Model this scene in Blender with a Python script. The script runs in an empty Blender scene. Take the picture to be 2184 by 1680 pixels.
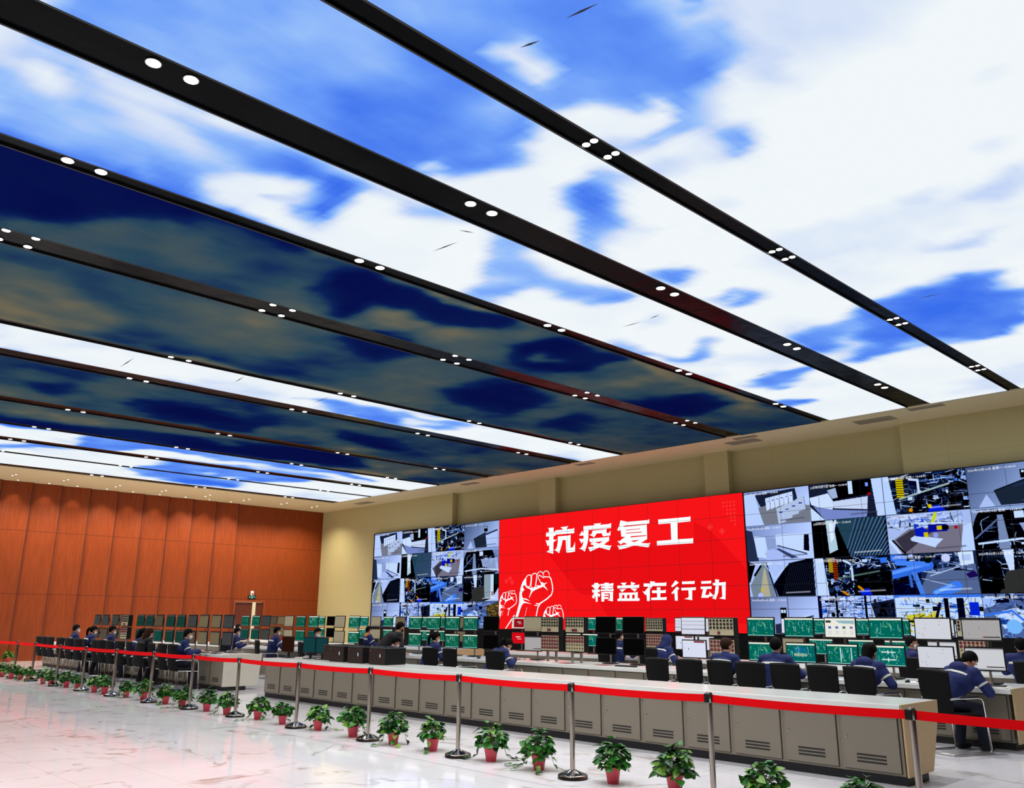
import bpy, bmesh, math, random
import numpy as np
from mathutils import Vector, Matrix
from mathutils.geometry import tessellate_polygon
S = bpy.context.scene
COL = S.collection
PI = math.pi
R = math.radians
# ------------------------------------------------------------------ camera, world, exposure
cam = bpy.data.objects.new('camera', bpy.data.cameras.new('camera')); COL.objects.link(cam)
cam.data.sensor_fit = 'HORIZONTAL'; cam.data.sensor_width = 36.0; cam.data.lens = 36.0 * 1804.376 / 2184
cam.data.clip_start = 0.05; cam.data.clip_end = 200
cam.matrix_world = Matrix(((0.6943776, 0.1808497, 0.6965150, 0.0), (0.7195821, -0.1831446, -0.6698206, 0.0),
                           (0.0064261, 0.9663082, -0.2573078, 1.6), (0, 0, 0, 1)))
S.camera = cam
S.view_settings.view_transform = 'Standard'; S.view_settings.look = 'None'
S.view_settings.exposure = 0.0; S.view_settings.gamma = 1.0; S.view_settings.use_curve_mapping = False
S.cycles.use_denoising = True; S.cycles.max_bounces = 6; S.cycles.diffuse_bounces = 3; S.cycles.glossy_bounces = 3
S.cycles.transmission_bounces = 2; S.cycles.sample_clamp_indirect = 4.0; S.cycles.caustics_reflective = False
S.cycles.caustics_refractive = False
w = bpy.data.worlds.new('world'); S.world = w; w.use_nodes = True
w.node_tree.nodes['Background'].inputs[0].default_value = (0.9, 0.88, 0.85, 1); w.node_tree.nodes['Background'].inputs[1].default_value = 0.03
SKY_EMISSION = 0.97          # brightness of the lit cloud panels
SPOT_POWER = 255.0           # watts of one pair of downlights
WASH_POWER = 42.0            # watts of one small soffit lamp
# ------------------------------------------------------------------ materials
def lin(c):
    c = c / 255.0
    return c / 12.92 if c <= 0.04045 else ((c + 0.055) / 1.055) ** 2.4
def rgb(r, g, b): return (lin(r), lin(g), lin(b), 1.0)
MATS = {}
def mat(name, c, rough=0.5, metal=0.0, spec=0.5, var=0.06, scale=8.0, bump=0.0, trans=0.0, coat=0.0):
    m = bpy.data.materials.new(name); m.use_nodes = True; nt = m.node_tree; b = nt.nodes['Principled BSDF']
    b.inputs['Roughness'].default_value = rough; b.inputs['Metallic'].default_value = metal
    b.inputs['Specular IOR Level'].default_value = spec; b.inputs['Coat Weight'].default_value = coat
    b.inputs['Transmission Weight'].default_value = trans
    tc = nt.nodes.new('ShaderNodeTexCoord'); nz = nt.nodes.new('ShaderNodeTexNoise'); nz.inputs['Scale'].default_value = scale
    nz.inputs['Detail'].default_value = 3.0
    nt.links.new(tc.outputs['Object'], nz.inputs['Vector'])
    mx = nt.nodes.new('ShaderNodeMix'); mx.data_type = 'RGBA'
    mx.inputs[6].default_value = tuple(v * (1 - var) for v in c[:3]) + (1,); mx.inputs[7].default_value = tuple(min(1, v * (1 + var)) for v in c[:3]) + (1,)
    nt.links.new(nz.outputs['Fac'], mx.inputs[0]); nt.links.new(mx.outputs[2], b.inputs['Base Color'])
    if bump:
        bp = nt.nodes.new('ShaderNodeBump'); bp.inputs['Strength'].default_value = bump; bp.inputs['Distance'].default_value = 0.01
        nt.links.new(nz.outputs['Fac'], bp.inputs['Height']); nt.links.new(bp.outputs['Normal'], b.inputs['Normal'])
    MATS[name] = m
    return m
def emis(name, c, s, sampling='NONE', attr=False):
    m = bpy.data.materials.new(name); m.use_nodes = True; nt = m.node_tree; nt.nodes.clear()
    o = nt.nodes.new('ShaderNodeOutputMaterial'); e = nt.nodes.new('ShaderNodeEmission')
    e.inputs[0].default_value = c; e.inputs[1].default_value = s
    if attr:
        a = nt.nodes.new('ShaderNodeAttribute'); a.attribute_name = 'ink'; nt.links.new(a.outputs['Color'], e.inputs[0])
    nt.links.new(e.outputs[0], o.inputs[0])
    m.cycles.emission_sampling = sampling
    MATS[name] = m
    return m
# ------------------------------------------------------------------ mesh building
class MB:
    def __init__(s): s.v = []; s.f = []; s.m = []
    def add(s, vs, fs, mi=0, M=None):
        n = len(s.v)
        s.v += [tuple(M @ Vector(p)) for p in vs] if M is not None else [tuple(p) for p in vs]
        s.f += [tuple(i + n for i in f) for f in fs]; s.m += [mi] * len(fs)
        return s
    def box(s, x0, x1, y0, y1, z0, z1, mi=0, M=None):
        return s.add([(x0,y0,z0),(x1,y0,z0),(x1,y1,z0),(x0,y1,z0),(x0,y0,z1),(x1,y0,z1),(x1,y1,z1),(x0,y1,z1)],
                     [(0,3,2,1),(4,5,6,7),(0,1,5,4),(1,2,6,5),(2,3,7,6),(3,0,4,7)], mi, M)
    def rbox(s, x0, x1, y0, y1, z0, z1, r=0.01, mi=0, M=None):
        # box with chamfered edges
        r = min(r, (x1-x0)/2.01, (y1-y0)/2.01, (z1-z0)/2.01)
        vs = []; ix = {}
        for a in (0,1):
            for b in (0,1):
                for c in (0,1):
                    X=(x0,x1)[a]; Y=(y0,y1)[b]; Z=(z0,z1)[c]; dx=(r,-r)[a]; dy=(r,-r)[b]; dz=(r,-r)[c]
                    for k,p in enumerate(((X,Y+dy,Z+dz),(X+dx,Y,Z+dz),(X+dx,Y+dy,Z))): ix[a,b,c,k]=len(vs); vs.append(p)
        fs = []
        for a in (0,1):
            q=[ix[a,0,0,0],ix[a,1,0,0],ix[a,1,1,0],ix[a,0,1,0]]; fs.append(q if a else q[::-1])
            q=[ix[0,a,0,1],ix[1,a,0,1],ix[1,a,1,1],ix[0,a,1,1]]; fs.append(q[::-1] if a else q)
            q=[ix[0,0,a,2],ix[1,0,a,2],ix[1,1,a,2],ix[0,1,a,2]]; fs.append(q if a else q[::-1])
        for a in (0,1):
            for b in (0,1):
                for q in ([ix[a,b,0,0],ix[a,b,1,0],ix[a,b,1,1],ix[a,b,0,1]],[ix[a,0,b,0],ix[a,1,b,0],ix[a,1,b,2],ix[a,0,b,2]],[ix[0,a,b,1],ix[1,a,b,1],ix[1,a,b,2],ix[0,a,b,2]]):
                    fs.append(q)
                for c in (0,1): 
                    pass
        for a in (0,1):
            for b in (0,1):
                for c in (0,1): fs.append([ix[a,b,c,0],ix[a,b,c,1],ix[a,b,c,2]])
        ctr = Vector(((x0+x1)/2,(y0+y1)/2,(z0+z1)/2)); out=[]
        for q in fs:
            p=[Vector(vs[i]) for i in q]; n=(p[1]-p[0]).cross(p[2]-p[0]); mid=sum(p,Vector())/len(p)
            out.append(tuple(q) if n.dot(mid-ctr)>0 else tuple(q[::-1]))
        return s.add(vs, out, mi, M)
    def tube(s, pts, r, n=8, mi=0, cap=True, M=None):
        pts=[Vector(p) for p in pts]; rs = r if isinstance(r,(list,tuple)) else [r]*len(pts)
        vs=[]; fs=[]; up=None
        for i,p in enumerate(pts):
            d=(pts[min(i+1,len(pts)-1)]-pts[max(i-1,0)]).normalized()
            if up is None: up = Vector((0,0,1)) if abs(d.z)<0.9 else Vector((1,0,0))
            a=d.cross(up).normalized(); b=a.cross(d).normalized(); up=b
            for k in range(n):
                t=2*PI*k/n; vs.append(p+(a*math.cos(t)+b*math.sin(t))*rs[i])
        for i in range(len(pts)-1):
            for k in range(n):
                k2=(k+1)%n; fs.append((i*n+k,i*n+k2,(i+1)*n+k2,(i+1)*n+k))
        if cap: fs.append(tuple(range(n))[::-1]); fs.append(tuple(range((len(pts)-1)*n,len(pts)*n)))
        fs=[f[::-1] for f in fs]
        return s.add(vs,fs,mi,M)
    def lathe(s, prof, n=16, mi=0, M=None, cap=True):
        vs=[(r*math.cos(2*PI*k/n), r*math.sin(2*PI*k/n), z) for r,z in prof for k in range(n)]; fs=[]
        for i in range(len(prof)-1):
            for k in range(n): fs.append((i*n+k,i*n+(k+1)%n,(i+1)*n+(k+1)%n,(i+1)*n+k))
        if cap: fs.append(tuple(range(n))[::-1]); fs.append(tuple(range((len(prof)-1)*n,len(prof)*n)))
        return s.add(vs,fs,mi,M)
    def sphere(s, c, rx, ry, rz, nu=16, nv=10, mi=0, M=None):
        vs=[(c[0],c[1],c[2]-rz)]
        for j in range(1,nv):
            t=-PI/2+PI*j/nv
            vs += [(c[0]+rx*math.cos(t)*math.cos(2*PI*i/nu), c[1]+ry*math.cos(t)*math.sin(2*PI*i/nu), c[2]+rz*math.sin(t)) for i in range(nu)]
        vs.append((c[0],c[1],c[2]+rz)); L=len(vs)-1; fs=[]
        for i in range(nu):
            i2=(i+1)%nu; fs.append((0,1+i2,1+i)); fs.append((L,L-nu+i,L-nu+i2))
            for j in range(nv-2): fs.append((1+j*nu+i,1+j*nu+i2,1+(j+1)*nu+i2,1+(j+1)*nu+i))
        return s.add(vs,fs,mi,M)
    def capsule(s, a, b, ra, rb, n=12, M=None):
        a=Vector(a); b=Vector(b); d=(b-a); L=d.length; q=d.to_track_quat('Z','Y').to_matrix().to_4x4()
        T=Matrix.Translation(a)@q
        if M is not None: T=M@T
        prof=[]
        for k in range(5):
            t=-PI/2+PI/2*k/4*0.98; prof.append((max(ra*math.cos(t),0.0005), ra*math.sin(t)))
        for k in range(5):
            t=PI/2*k/4; prof.append((max(rb*math.cos(t),0.0005), L+rb*math.sin(t)))
        return s.lathe(prof,n,0,T)
    def poly(s, loops, y=0.0, mi=0):
        # filled outline(s) in the x-z plane at depth y, facing -y; later loops are holes
        vs=[[Vector((p[0],p[1],0)) for p in l] for l in loops]
        flat=[(p[0],y,p[1]) for l in loops for p in l]
        tri=tessellate_polygon(vs); fs=[]
        for t in tri:
            a,b,c=[Vector(flat[i]) for i in t]
            n=(b-a).cross(c-a); fs.append(tuple(t) if n.y<0 else tuple(t)[::-1])
        return s.add(flat,fs,mi)
    def stroke(s, pts, w, y=0.0, mi=0, w2=None):
        # ribbon of width w along pts in the x-z plane
        P=[Vector(p) for p in pts]; vs=[]; fs=[]
        for i,p in enumerate(P):
            d=(P[min(i+1,len(P)-1)]-P[max(i-1,0)]).normalized(); n=Vector((-d.y,d.x))*w/2
            vs += [(p.x+n.x,y,p.y+n.y),(p.x-n.x,y,p.y-n.y)]
        for i in range(len(P)-1): fs.append((2*i,2*i+1,2*i+3,2*i+2))
        return s.add(vs,fs,mi)
    def mesh(s, name, mats, angle=35):
        me=bpy.data.meshes.new(name); me.from_pydata(s.v,[],s.f)
        for m in mats: me.materials.append(m)
        if len(mats)>1: me.polygons.foreach_set('material_index', s.m)
        me.polygons.foreach_set('use_smooth',[True]*len(s.f))
        me.update()
        if angle<180: me.set_sharp_from_angle(angle=R(angle))
        return me
def link(name, me, parent=None, loc=None, rot=None):
    o=bpy.data.objects.new(name, me); COL.objects.link(o)
    if parent is not None: o.parent=parent
    if loc is not None: o.location=loc
    if rot is not None: o.rotation_euler=rot
    return o
def part(name, mb, m, parent, angle=35, label=None):
    me = mb if isinstance(mb, bpy.types.Mesh) else mb.mesh(name, m if isinstance(m,(list,tuple)) else [m], angle)
    o=link(name, me, parent)
    if label: o['label']=label
    return o
def tag(o, label, cat, group=None, kind=None):
    o['label']=label; o['category']=cat
    if group: o['group']=group
    if kind: o['kind']=kind
    return o
def thing(name, label, cat, loc=(0,0,0), rz=0.0, group=None):
    o=bpy.data.objects.new(name, None); COL.objects.link(o); o.location=loc; o.rotation_euler=(0,0,rz); o.empty_display_size=0.1
    return tag(o, label, cat, group)
def struct(name, mb, m, angle=35):
    o=part(name, mb, m, None, angle); o['kind']='structure'; return o
def dup(root, loc=None, rz=None, label=None, group=None):
    r=root.copy(); COL.objects.link(r)
    if loc is not None: r.location=loc
    if rz is not None: r.rotation_euler=(0,0,rz)
    if label: r['label']=label
    if group: r['group']=group
    for ch in root.children:
        c=ch.copy(); COL.objects.link(c); c.parent=r
        for g in ch.children:
            d=g.copy(); COL.objects.link(d); d.parent=c
    return r
ORD='first second third fourth fifth sixth seventh eighth ninth tenth eleventh twelfth thirteenth fourteenth fifteenth sixteenth seventeenth eighteenth nineteenth twentieth twenty-first twenty-second twenty-third twenty-fourth twenty-fifth twenty-sixth twenty-seventh twenty-eighth twenty-ninth thirtieth'.split()
def remeshed(mb, name, mats, voxel, smooth=6):
    tmp=bpy.data.objects.new('tmp', mb.mesh('tmp', mats, 180)); COL.objects.link(tmp)
    r=tmp.modifiers.new('r','REMESH'); r.mode='VOXEL'; r.voxel_size=voxel; r.use_smooth_shade=True
    if smooth:
        q=tmp.modifiers.new('s','SMOOTH'); q.factor=0.5; q.iterations=smooth
    dg=bpy.context.evaluated_depsgraph_get(); dg.update()
    me=bpy.data.meshes.new_from_object(tmp.evaluated_get(dg)); me.name=name
    old=tmp.data; bpy.data.objects.remove(tmp); bpy.data.meshes.remove(old)
    if not me.materials:
        for m in mats: me.materials.append(m)
    me.polygons.foreach_set('use_smooth',[True]*len(me.polygons))
    return me
# ------------------------------------------------------------------ painted screens (what a display shows)
def s2l(a):
    a=np.clip(a,0,1); return np.where(a<=0.04045, a/12.92, ((a+0.055)/1.055)**2.4)
class Paint:
    """picture of a display, painted on a grid of points; u to the right, v down, both 0..1"""
    def __init__(s, w, h, c):
        s.w, s.h = w, h; s.a=np.ones((h,w,3))*np.array(c)/255.0
        s.V,s.U=np.mgrid[0:h,0:w]; s.U=s.U/(w-1); s.V=s.V/(h-1)
    def put(s, m, c, al=1.0):
        m=(m*al)[...,None]; s.a=s.a*(1-m)+np.array(c)/255.0*m; return s
    def poly(s, p, c, al=1.0):
        m=np.zeros(s.U.shape,bool); n=len(p)
        for i in range(n):
            (x1,y1),(x2,y2)=p[i],p[(i+1)%n]
            if y1==y2: continue
            m^=((y1>s.V)!=(y2>s.V))&(s.U<(x2-x1)*(s.V-y1)/(y2-y1)+x1)
        return s.put(m.astype(float),c,al)
    def rect(s,u0,v0,u1,v1,c,al=1.0): return s.put(((s.U>=u0)&(s.U<=u1)&(s.V>=v0)&(s.V<=v1)).astype(float),c,al)
    def line(s,p,w,c,al=1.0):
        asp=s.h/s.w
        for (x1,y1),(x2,y2) in zip(p,p[1:]):
            dx,dy=x2-x1,(y2-y1)*asp; L=dx*dx+dy*dy+1e-9
            t=np.clip(((s.U-x1)*dx+(s.V-y1)*asp*dy)/L,0,1)
            d=np.hypot(s.U-x1-t*dx,(s.V-y1)*asp-t*dy); s.put(np.clip((w/2-d)*s.w+0.5,0,1),c,al)
        return s
    def disc(s,u,v,r,c,al=1.0,sq=1.0):
        d=np.hypot(s.U-u,(s.V-v)*s.h/s.w/sq); return s.put(np.clip((r-d)*s.w+0.5,0,1),c,al)
    def grad(s,c0,c1,ang,al=1.0):
        t=np.clip(s.U*math.cos(ang)+s.V*math.sin(ang),0,1)[...,None]
        g=np.array(c0)/255*(1-t)+np.array(c1)/255*t; s.a=s.a*(1-al)+g*al; return s
    def clutter(s,seed,n,box,pal,wmax=0.02,lmax=0.3):
        r=random.Random(seed); u0,v0,u1,v1=box
        for _ in range(n):
            u=r.uniform(u0,u1); v=r.uniform(v0,v1); c=r.choice(pal); L=r.uniform(0.04,lmax)
            k=r.random()
            if k<0.4: s.line([(u,v),(min(u1,max(u0,u+L)),v+r.uniform(-.1,.1))],r.uniform(.004,wmax),c)
            elif k<0.8: s.line([(u,v),(u+r.uniform(-.04,.04),min(v1,v+L))],r.uniform(.004,wmax),c)
            else: s.rect(u,v,min(u1,u+r.uniform(.02,.09)),min(v1,v+r.uniform(.02,.12)),c)
        return s
    def mesh(s, name, W, H, m):
        """flat display W x H metres in the x-z plane, centred at 0, facing -y"""
        w,h=s.w,s.h; vs=[((u/(w-1)-.5)*W,0,(.5-v/(h-1))*H) for v in range(h) for u in range(w)]
        fs=[(v*w+u,(v+1)*w+u,(v+1)*w+u+1,v*w+u+1) for v in range(h-1) for u in range(w-1)]
        me=bpy.data.meshes.new(name); me.from_pydata(vs,[],fs); me.materials.append(m)
        at=me.color_attributes.new('ink','FLOAT_COLOR','POINT'); d=np.ones((h*w,4),np.float32); d[:,:3]=s2l(s.a).reshape(-1,3)
        at.data.foreach_set('color', d.ravel()); me.update(); return me
# ------------------------------------------------------------------ shared materials
M_black=mat('black_plastic',rgb(12,12,13),0.45,spec=.3); M_matte=mat('black_matte',rgb(8,8,9),0.8,spec=.2)
M_chrome=mat('chrome',(0.5,0.44,0.38,1),0.1,1.0); M_steel=mat('satin_steel',(0.5,0.46,0.42,1),0.28,1.0)
M_cab=mat('greige_steel_paint',rgb(132,124,108),0.5,var=.03); M_end=mat('warm_end_panel',rgb(196,168,122),0.5,var=.03)
M_top=mat('white_worktop',rgb(232,234,228),0.18,var=.02); M_vent=mat('vent_shadow',rgb(38,36,34),0.7)
M_white=mat('white_plastic',rgb(235,235,235),0.4)
M_beige=mat('beige_wall_paint',rgb(214,200,158),0.7,var=.03,scale=1.5)
M_soffit=mat('soffit_paint',rgb(206,190,146),0.7,var=.02)
# ------------------------------------------------------------------ floor of polished veined marble
def floor_mat():
    m=bpy.data.materials.new('polished_marble'); m.use_nodes=True; nt=m.node_tree; N=nt.nodes; L=nt.links; b=N['Principled BSDF']
    tc=N.new('ShaderNodeTexCoord')
    def noise(sc,dt,dist=0.0):
        n=N.new('ShaderNodeTexNoise'); n.inputs['Scale'].default_value=sc; n.inputs['Detail'].default_value=dt; n.inputs['Distortion'].default_value=dist
        L.new(tc.outputs['Object'],n.inputs['Vector']); return n
    def ramp(src,stops):
        r=N.new('ShaderNodeValToRGB'); L.new(src,r.inputs[0])
        while len(r.color_ramp.elements)<len(stops): r.color_ramp.elements.new(0.5)
        for e,(p,c) in zip(r.color_ramp.elements,stops): e.position=p; e.color=c
        return r
    n1=noise(0.55,6,1.2); v1=ramp(n1.outputs['Fac'],[(0.472,(0,0,0,1)),(0.497,(.8,.8,.8,1)),(0.502,(.8,.8,.8,1)),(0.526,(0,0,0,1))])
    n2=noise(2.2,5,0.8); v2=ramp(n2.outputs['Fac'],[(0.46,(0,0,0,1)),(0.66,(1,1,1,1))])
    mu=N.new('ShaderNodeMath'); mu.operation='MULTIPLY'; L.new(v1.outputs[0],mu.inputs[0]); L.new(v2.outputs[0],mu.inputs[1])
    n3=noise(0.9,3); base=ramp(n3.outputs['Fac'],[(0.3,rgb(234,231,235)),(0.7,rgb(246,244,249))])
    mx=N.new('ShaderNodeMix'); mx.data_type='RGBA'; L.new(mu.outputs[0],mx.inputs[0]); L.new(base.outputs[0],mx.inputs[6]); mx.inputs[7].default_value=rgb(170,154,140)
    br=N.new('ShaderNodeTexBrick'); br.offset=0.0; br.inputs['Scale'].default_value=1.0; br.inputs['Mortar Size'].default_value=0.0025
    br.inputs['Brick Width'].default_value=0.8; br.inputs['Row Height'].default_value=0.8; L.new(tc.outputs['Object'],br.inputs['Vector'])
    m2=N.new('ShaderNodeMix'); m2.data_type='RGBA'; L.new(br.outputs['Fac'],m2.inputs[0]); L.new(mx.outputs[2],m2.inputs[6]); m2.inputs[7].default_value=rgb(196,188,180)
    L.new(m2.outputs[2],b.inputs['Base Color']); b.inputs['Roughness'].default_value=0.06; b.inputs['Specular IOR Level'].default_value=0.5
    return m
X0,X1,Y0,YB,ZC=-36.1,3.6,-7.0,22.04,6.55
struct('floor', MB().box(X0-.6,X1+.3,Y0-.3,YB+.6,-.12,0), floor_mat())
# ------------------------------------------------------------------ screen wall: flush bays, pilasters and recesses
prof=[(X0-.3,YB),(-26.35,YB),(-26.35,YB+.28),(-21.45,YB+.28),(-21.45,YB),(-20.66,YB),(-20.66,YB+.28),(-14.39,YB+.28),(-14.39,YB),(-13.56,YB),(-13.56,YB+.28),(-8.46,YB+.28),(-8.46,YB),(X1+.3,YB)]
mb=MB()
for (a,b),(c,d) in zip(prof,prof[1:]):
    mb.add([(a,b,0),(c,d,0),(c,d,ZC+.3),(a,b,ZC+.3)],[(0,1,2,3)])
mb.box(X0-.3,X1+.3,YB+.3,YB+.5,0,ZC+.3)
def wall_mat():
    m=mat('beige_wall_panels',rgb(186,174,124),0.65,var=.03,scale=1.2); nt=m.node_tree; N=nt.nodes; L=nt.links
    sp=N.new('ShaderNodeSeparateXYZ'); tc=[n for n in N if n.type=='TEX_COORD'][0]; L.new(tc.outputs['Object'],sp.inputs[0])
    def seam(out,period,off):
        a=N.new('ShaderNodeMath'); a.operation='ADD'; a.inputs[1].default_value=off; L.new(out,a.inputs[0])
        p=N.new('ShaderNodeMath'); p.operation='PINGPONG'; p.inputs[1].default_value=period/2; L.new(a.outputs[0],p.inputs[0])
        c=N.new('ShaderNodeMath'); c.operation='LESS_THAN'; c.inputs[1].default_value=0.006; L.new(p.outputs[0],c.inputs[0]); return c
    s1=seam(sp.outputs['Z'],1.25,0.65); s2=seam(sp.outputs['X'],2.45,0.0)
    mxx=N.new('ShaderNodeMath'); mxx.operation='MAXIMUM'; L.new(s1.outputs[0],mxx.inputs[0]); L.new(s2.outputs[0],mxx.inputs[1])
    b=N['Principled BSDF']; src=b.inputs['Base Color'].links[0].from_socket
    mx=N.new('ShaderNodeMix'); mx.data_type='RGBA'; L.new(mxx.outputs[0],mx.inputs[0]); L.new(src,mx.inputs[6]); mx.inputs[7].default_value=rgb(172,160,112); L.new(mx.outputs[2],b.inputs['Base Color'])
    return m
struct('wall_back', mb, wall_mat(), 20)
# ------------------------------------------------------------------ wood wall: saw-tooth veneer panels with shadow joints
def wood_mat():
    m=bpy.data.materials.new('orange_wood_veneer'); m.use_nodes=True; nt=m.node_tree; N=nt.nodes; L=nt.links; b=N['Principled BSDF']
    tc=N.new('ShaderNodeTexCoord'); mp=N.new('ShaderNodeMapping'); mp.inputs['Scale'].default_value=(6,6,0.5); L.new(tc.outputs['Object'],mp.inputs[0])
    n=N.new('ShaderNodeTexNoise'); n.inputs['Scale'].default_value=3.0; n.inputs['Detail'].default_value=6; L.new(mp.outputs[0],n.inputs['Vector'])
    r=N.new('ShaderNodeValToRGB'); L.new(n.outputs['Fac'],r.inputs[0]); r.color_ramp.elements[0].position=.3; r.color_ramp.elements[0].color=rgb(124,51,14); r.color_ramp.elements[1].position=.72; r.color_ramp.elements[1].color=rgb(140,61,19)
    sp=N.new('ShaderNodeSeparateXYZ'); L.new(tc.outputs['Object'],sp.inputs[0]); prev=r.outputs[0]
    for z in (2.40,4.72):
        a=N.new('ShaderNodeMath'); a.operation='SUBTRACT'; a.inputs[1].default_value=z; L.new(sp.outputs['Z'],a.inputs[0])
        q=N.new('ShaderNodeMath'); q.operation='ABSOLUTE'; L.new(a.outputs[0],q.inputs[0]); c=N.new('ShaderNodeMath'); c.operation='LESS_THAN'; c.inputs[1].default_value=.011; L.new(q.outputs[0],c.inputs[0])
        mx=N.new('ShaderNodeMix'); mx.data_type='RGBA'; L.new(c.outputs[0],mx.inputs[0]); L.new(prev,mx.inputs[6]); mx.inputs[7].default_value=rgb(96,38,12); prev=mx.outputs[2]
    L.new(prev,b.inputs['Base Color']); b.inputs['Roughness'].default_value=.5; b.inputs['Specular IOR Level'].default_value=.25
    return m
M_wood=wood_mat()
mb=MB(); XW=X0
ys=[9.16+1.055*k for k in range(-16,9)]
D=.15
for k,y in enumerate(ys[:-1]):
    y2=ys[k+1]
    mb.add([(XW,y,0),(XW+D,y2,0),(XW+D,y2,ZC),(XW,y,ZC)],[(0,1,2,3)])          # tilted face
    mb.add([(XW+D,y2,0),(XW,y2,0),(XW,y2,ZC),(XW+D,y2,ZC)],[(0,1,2,3)])        # return into the joint
ye=ys[-1]; da,db,dz=17.86,19.26,2.29
mb.add([(XW,ye,0),(XW,da,0),(XW,da,ZC),(XW,ye,ZC)],[(0,1,2,3)])
mb.add([(XW,da,dz),(XW,db,dz),(XW,db,ZC),(XW,da,ZC)],[(0,1,2,3)])
mb.add([(XW,db,0),(XW,YB,0),(XW,YB,ZC),(XW,db,ZC)],[(0,1,2,3)])
for y in (da,db): mb.add([(XW,y,0),(XW-.2,y,0),(XW-.2,y,dz),(XW,y,dz)],[(0,1,2,3)])
mb.add([(XW,da,dz),(XW-.2,da,dz),(XW-.2,db,dz),(XW,db,dz)],[(0,1,2,3)])
struct('wall_left', mb, M_wood, 10)
jb=MB()
for y in ys[1:]: jb.box(XW+D-.012,XW+D+.001,y-.018,y+.004,0,ZC-.01)
struct('trim_12', jb, mat('dark_joint_strip',rgb(52,22,8),.7))
struct('baseboard_left', MB().box(XW+.002,XW+.03,ye,da,0,.1).box(XW+.002,XW+.03,db,YB-.01,0,.1), mat('dark_skirting',rgb(60,34,20),.5))
M_door=mat('dark_door_veneer',rgb(92,36,14),.45,scale=4)
d=part('door_1', MB().rbox(XW-.07,XW-.03,da+.03,18.72,0.01,dz-.03,.005).rbox(XW-.07,XW-.03,18.90,db-.03,0.01,dz-.03,.005), M_door, None); d['kind']='structure'
part('door_frame', MB().box(XW-.1,XW+.02,da-.07,da+.02,0,dz+.07).box(XW-.1,XW+.02,db-.02,db+.07,0,dz+.07).box(XW-.1,XW+.02,da+.02,db-.02,dz-.02,dz+.07), mat('door_frame_veneer',rgb(140,61,19),.45), d)
part('door_handle', MB().rbox(XW-.03,XW+.02,da+.07,da+.13,1.0,1.24,.006), M_white, d)
part('room_glow_sheet', MB().box(XW-.19,XW-.18,da,db,0,dz), emis('corridor_glow',rgb(246,226,178),.9), d)  # glowing sheet behind the leaves stands in for a lit room
# other walls of the hall, behind and beside the camera
struct('wall_right', MB().box(X1,X1+.2,Y0,YB,0,ZC), mat('walnut_panelling',rgb(96,56,32),.5))
struct('wall_front', MB().box(X0,X1,Y0-.2,Y0,0,ZC), mat('dark_walnut_panelling',rgb(84,48,28),.5))
# ------------------------------------------------------------------ ceiling: soffit, cloud-print panels and black slots
SL=[(-5.38,-5.15),(-7.58,-7.06),(-9.77,-9.53),(-12.58,-12.06),(-16.28,-16.06),(-18.42,-17.9),(-22.45,-21.95),(-25.22,-24.98),(-27.6,-27.1),(-29.78,-29.58),(-32.65,-32.1)]
YL0,YL1=-4.6,20.4
XE=-1.15
mb=MB()
mb.box(X0-.2,-32.65,Y0,YB+.3,ZC,ZC+.25).box(XE,X1,Y0,YB+.3,ZC,ZC+.25).box(-32.65,XE,YL1,YB+.3,ZC,ZC+.25).box(-32.65,XE,Y0,YL0,ZC,ZC+.25)
struct('ceiling', mb, M_soffit)
def slot_mat():
    m=mat('glossy_black_film',rgb(7,8,10),0.22,spec=.025,var=.2); nt=m.node_tree; N=nt.nodes; L=nt.links; b=N['Principled BSDF']
    tc=[n for n in N if n.type=='TEX_COORD'][0]; n=N.new('ShaderNodeTexNoise'); n.inputs['Scale'].default_value=2.3; n.inputs['Detail'].default_value=2; L.new(tc.outputs['Object'],n.inputs['Vector'])
    bp=N.new('ShaderNodeBump'); bp.inputs['Strength'].default_value=.35; bp.inputs['Distance'].default_value=.05; L.new(n.outputs['Fac'],bp.inputs['Height']); L.new(bp.outputs[0],b.inputs['Normal'])
    return m
M_slot=slot_mat()
ZS=ZC+.022
for i,(a,b) in enumerate(SL):
    mb=MB().box(a-.04,b+.04,YL0,YL1,ZS,ZS+.05)
    struct('trim_%d'%(i+1), mb, M_slot)
mb=MB()
for i,(a,b) in enumerate(SL): mb.box(a-.005,b+.005,YL1-.004,YL1+.0,ZC+.005,ZS)
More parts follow.
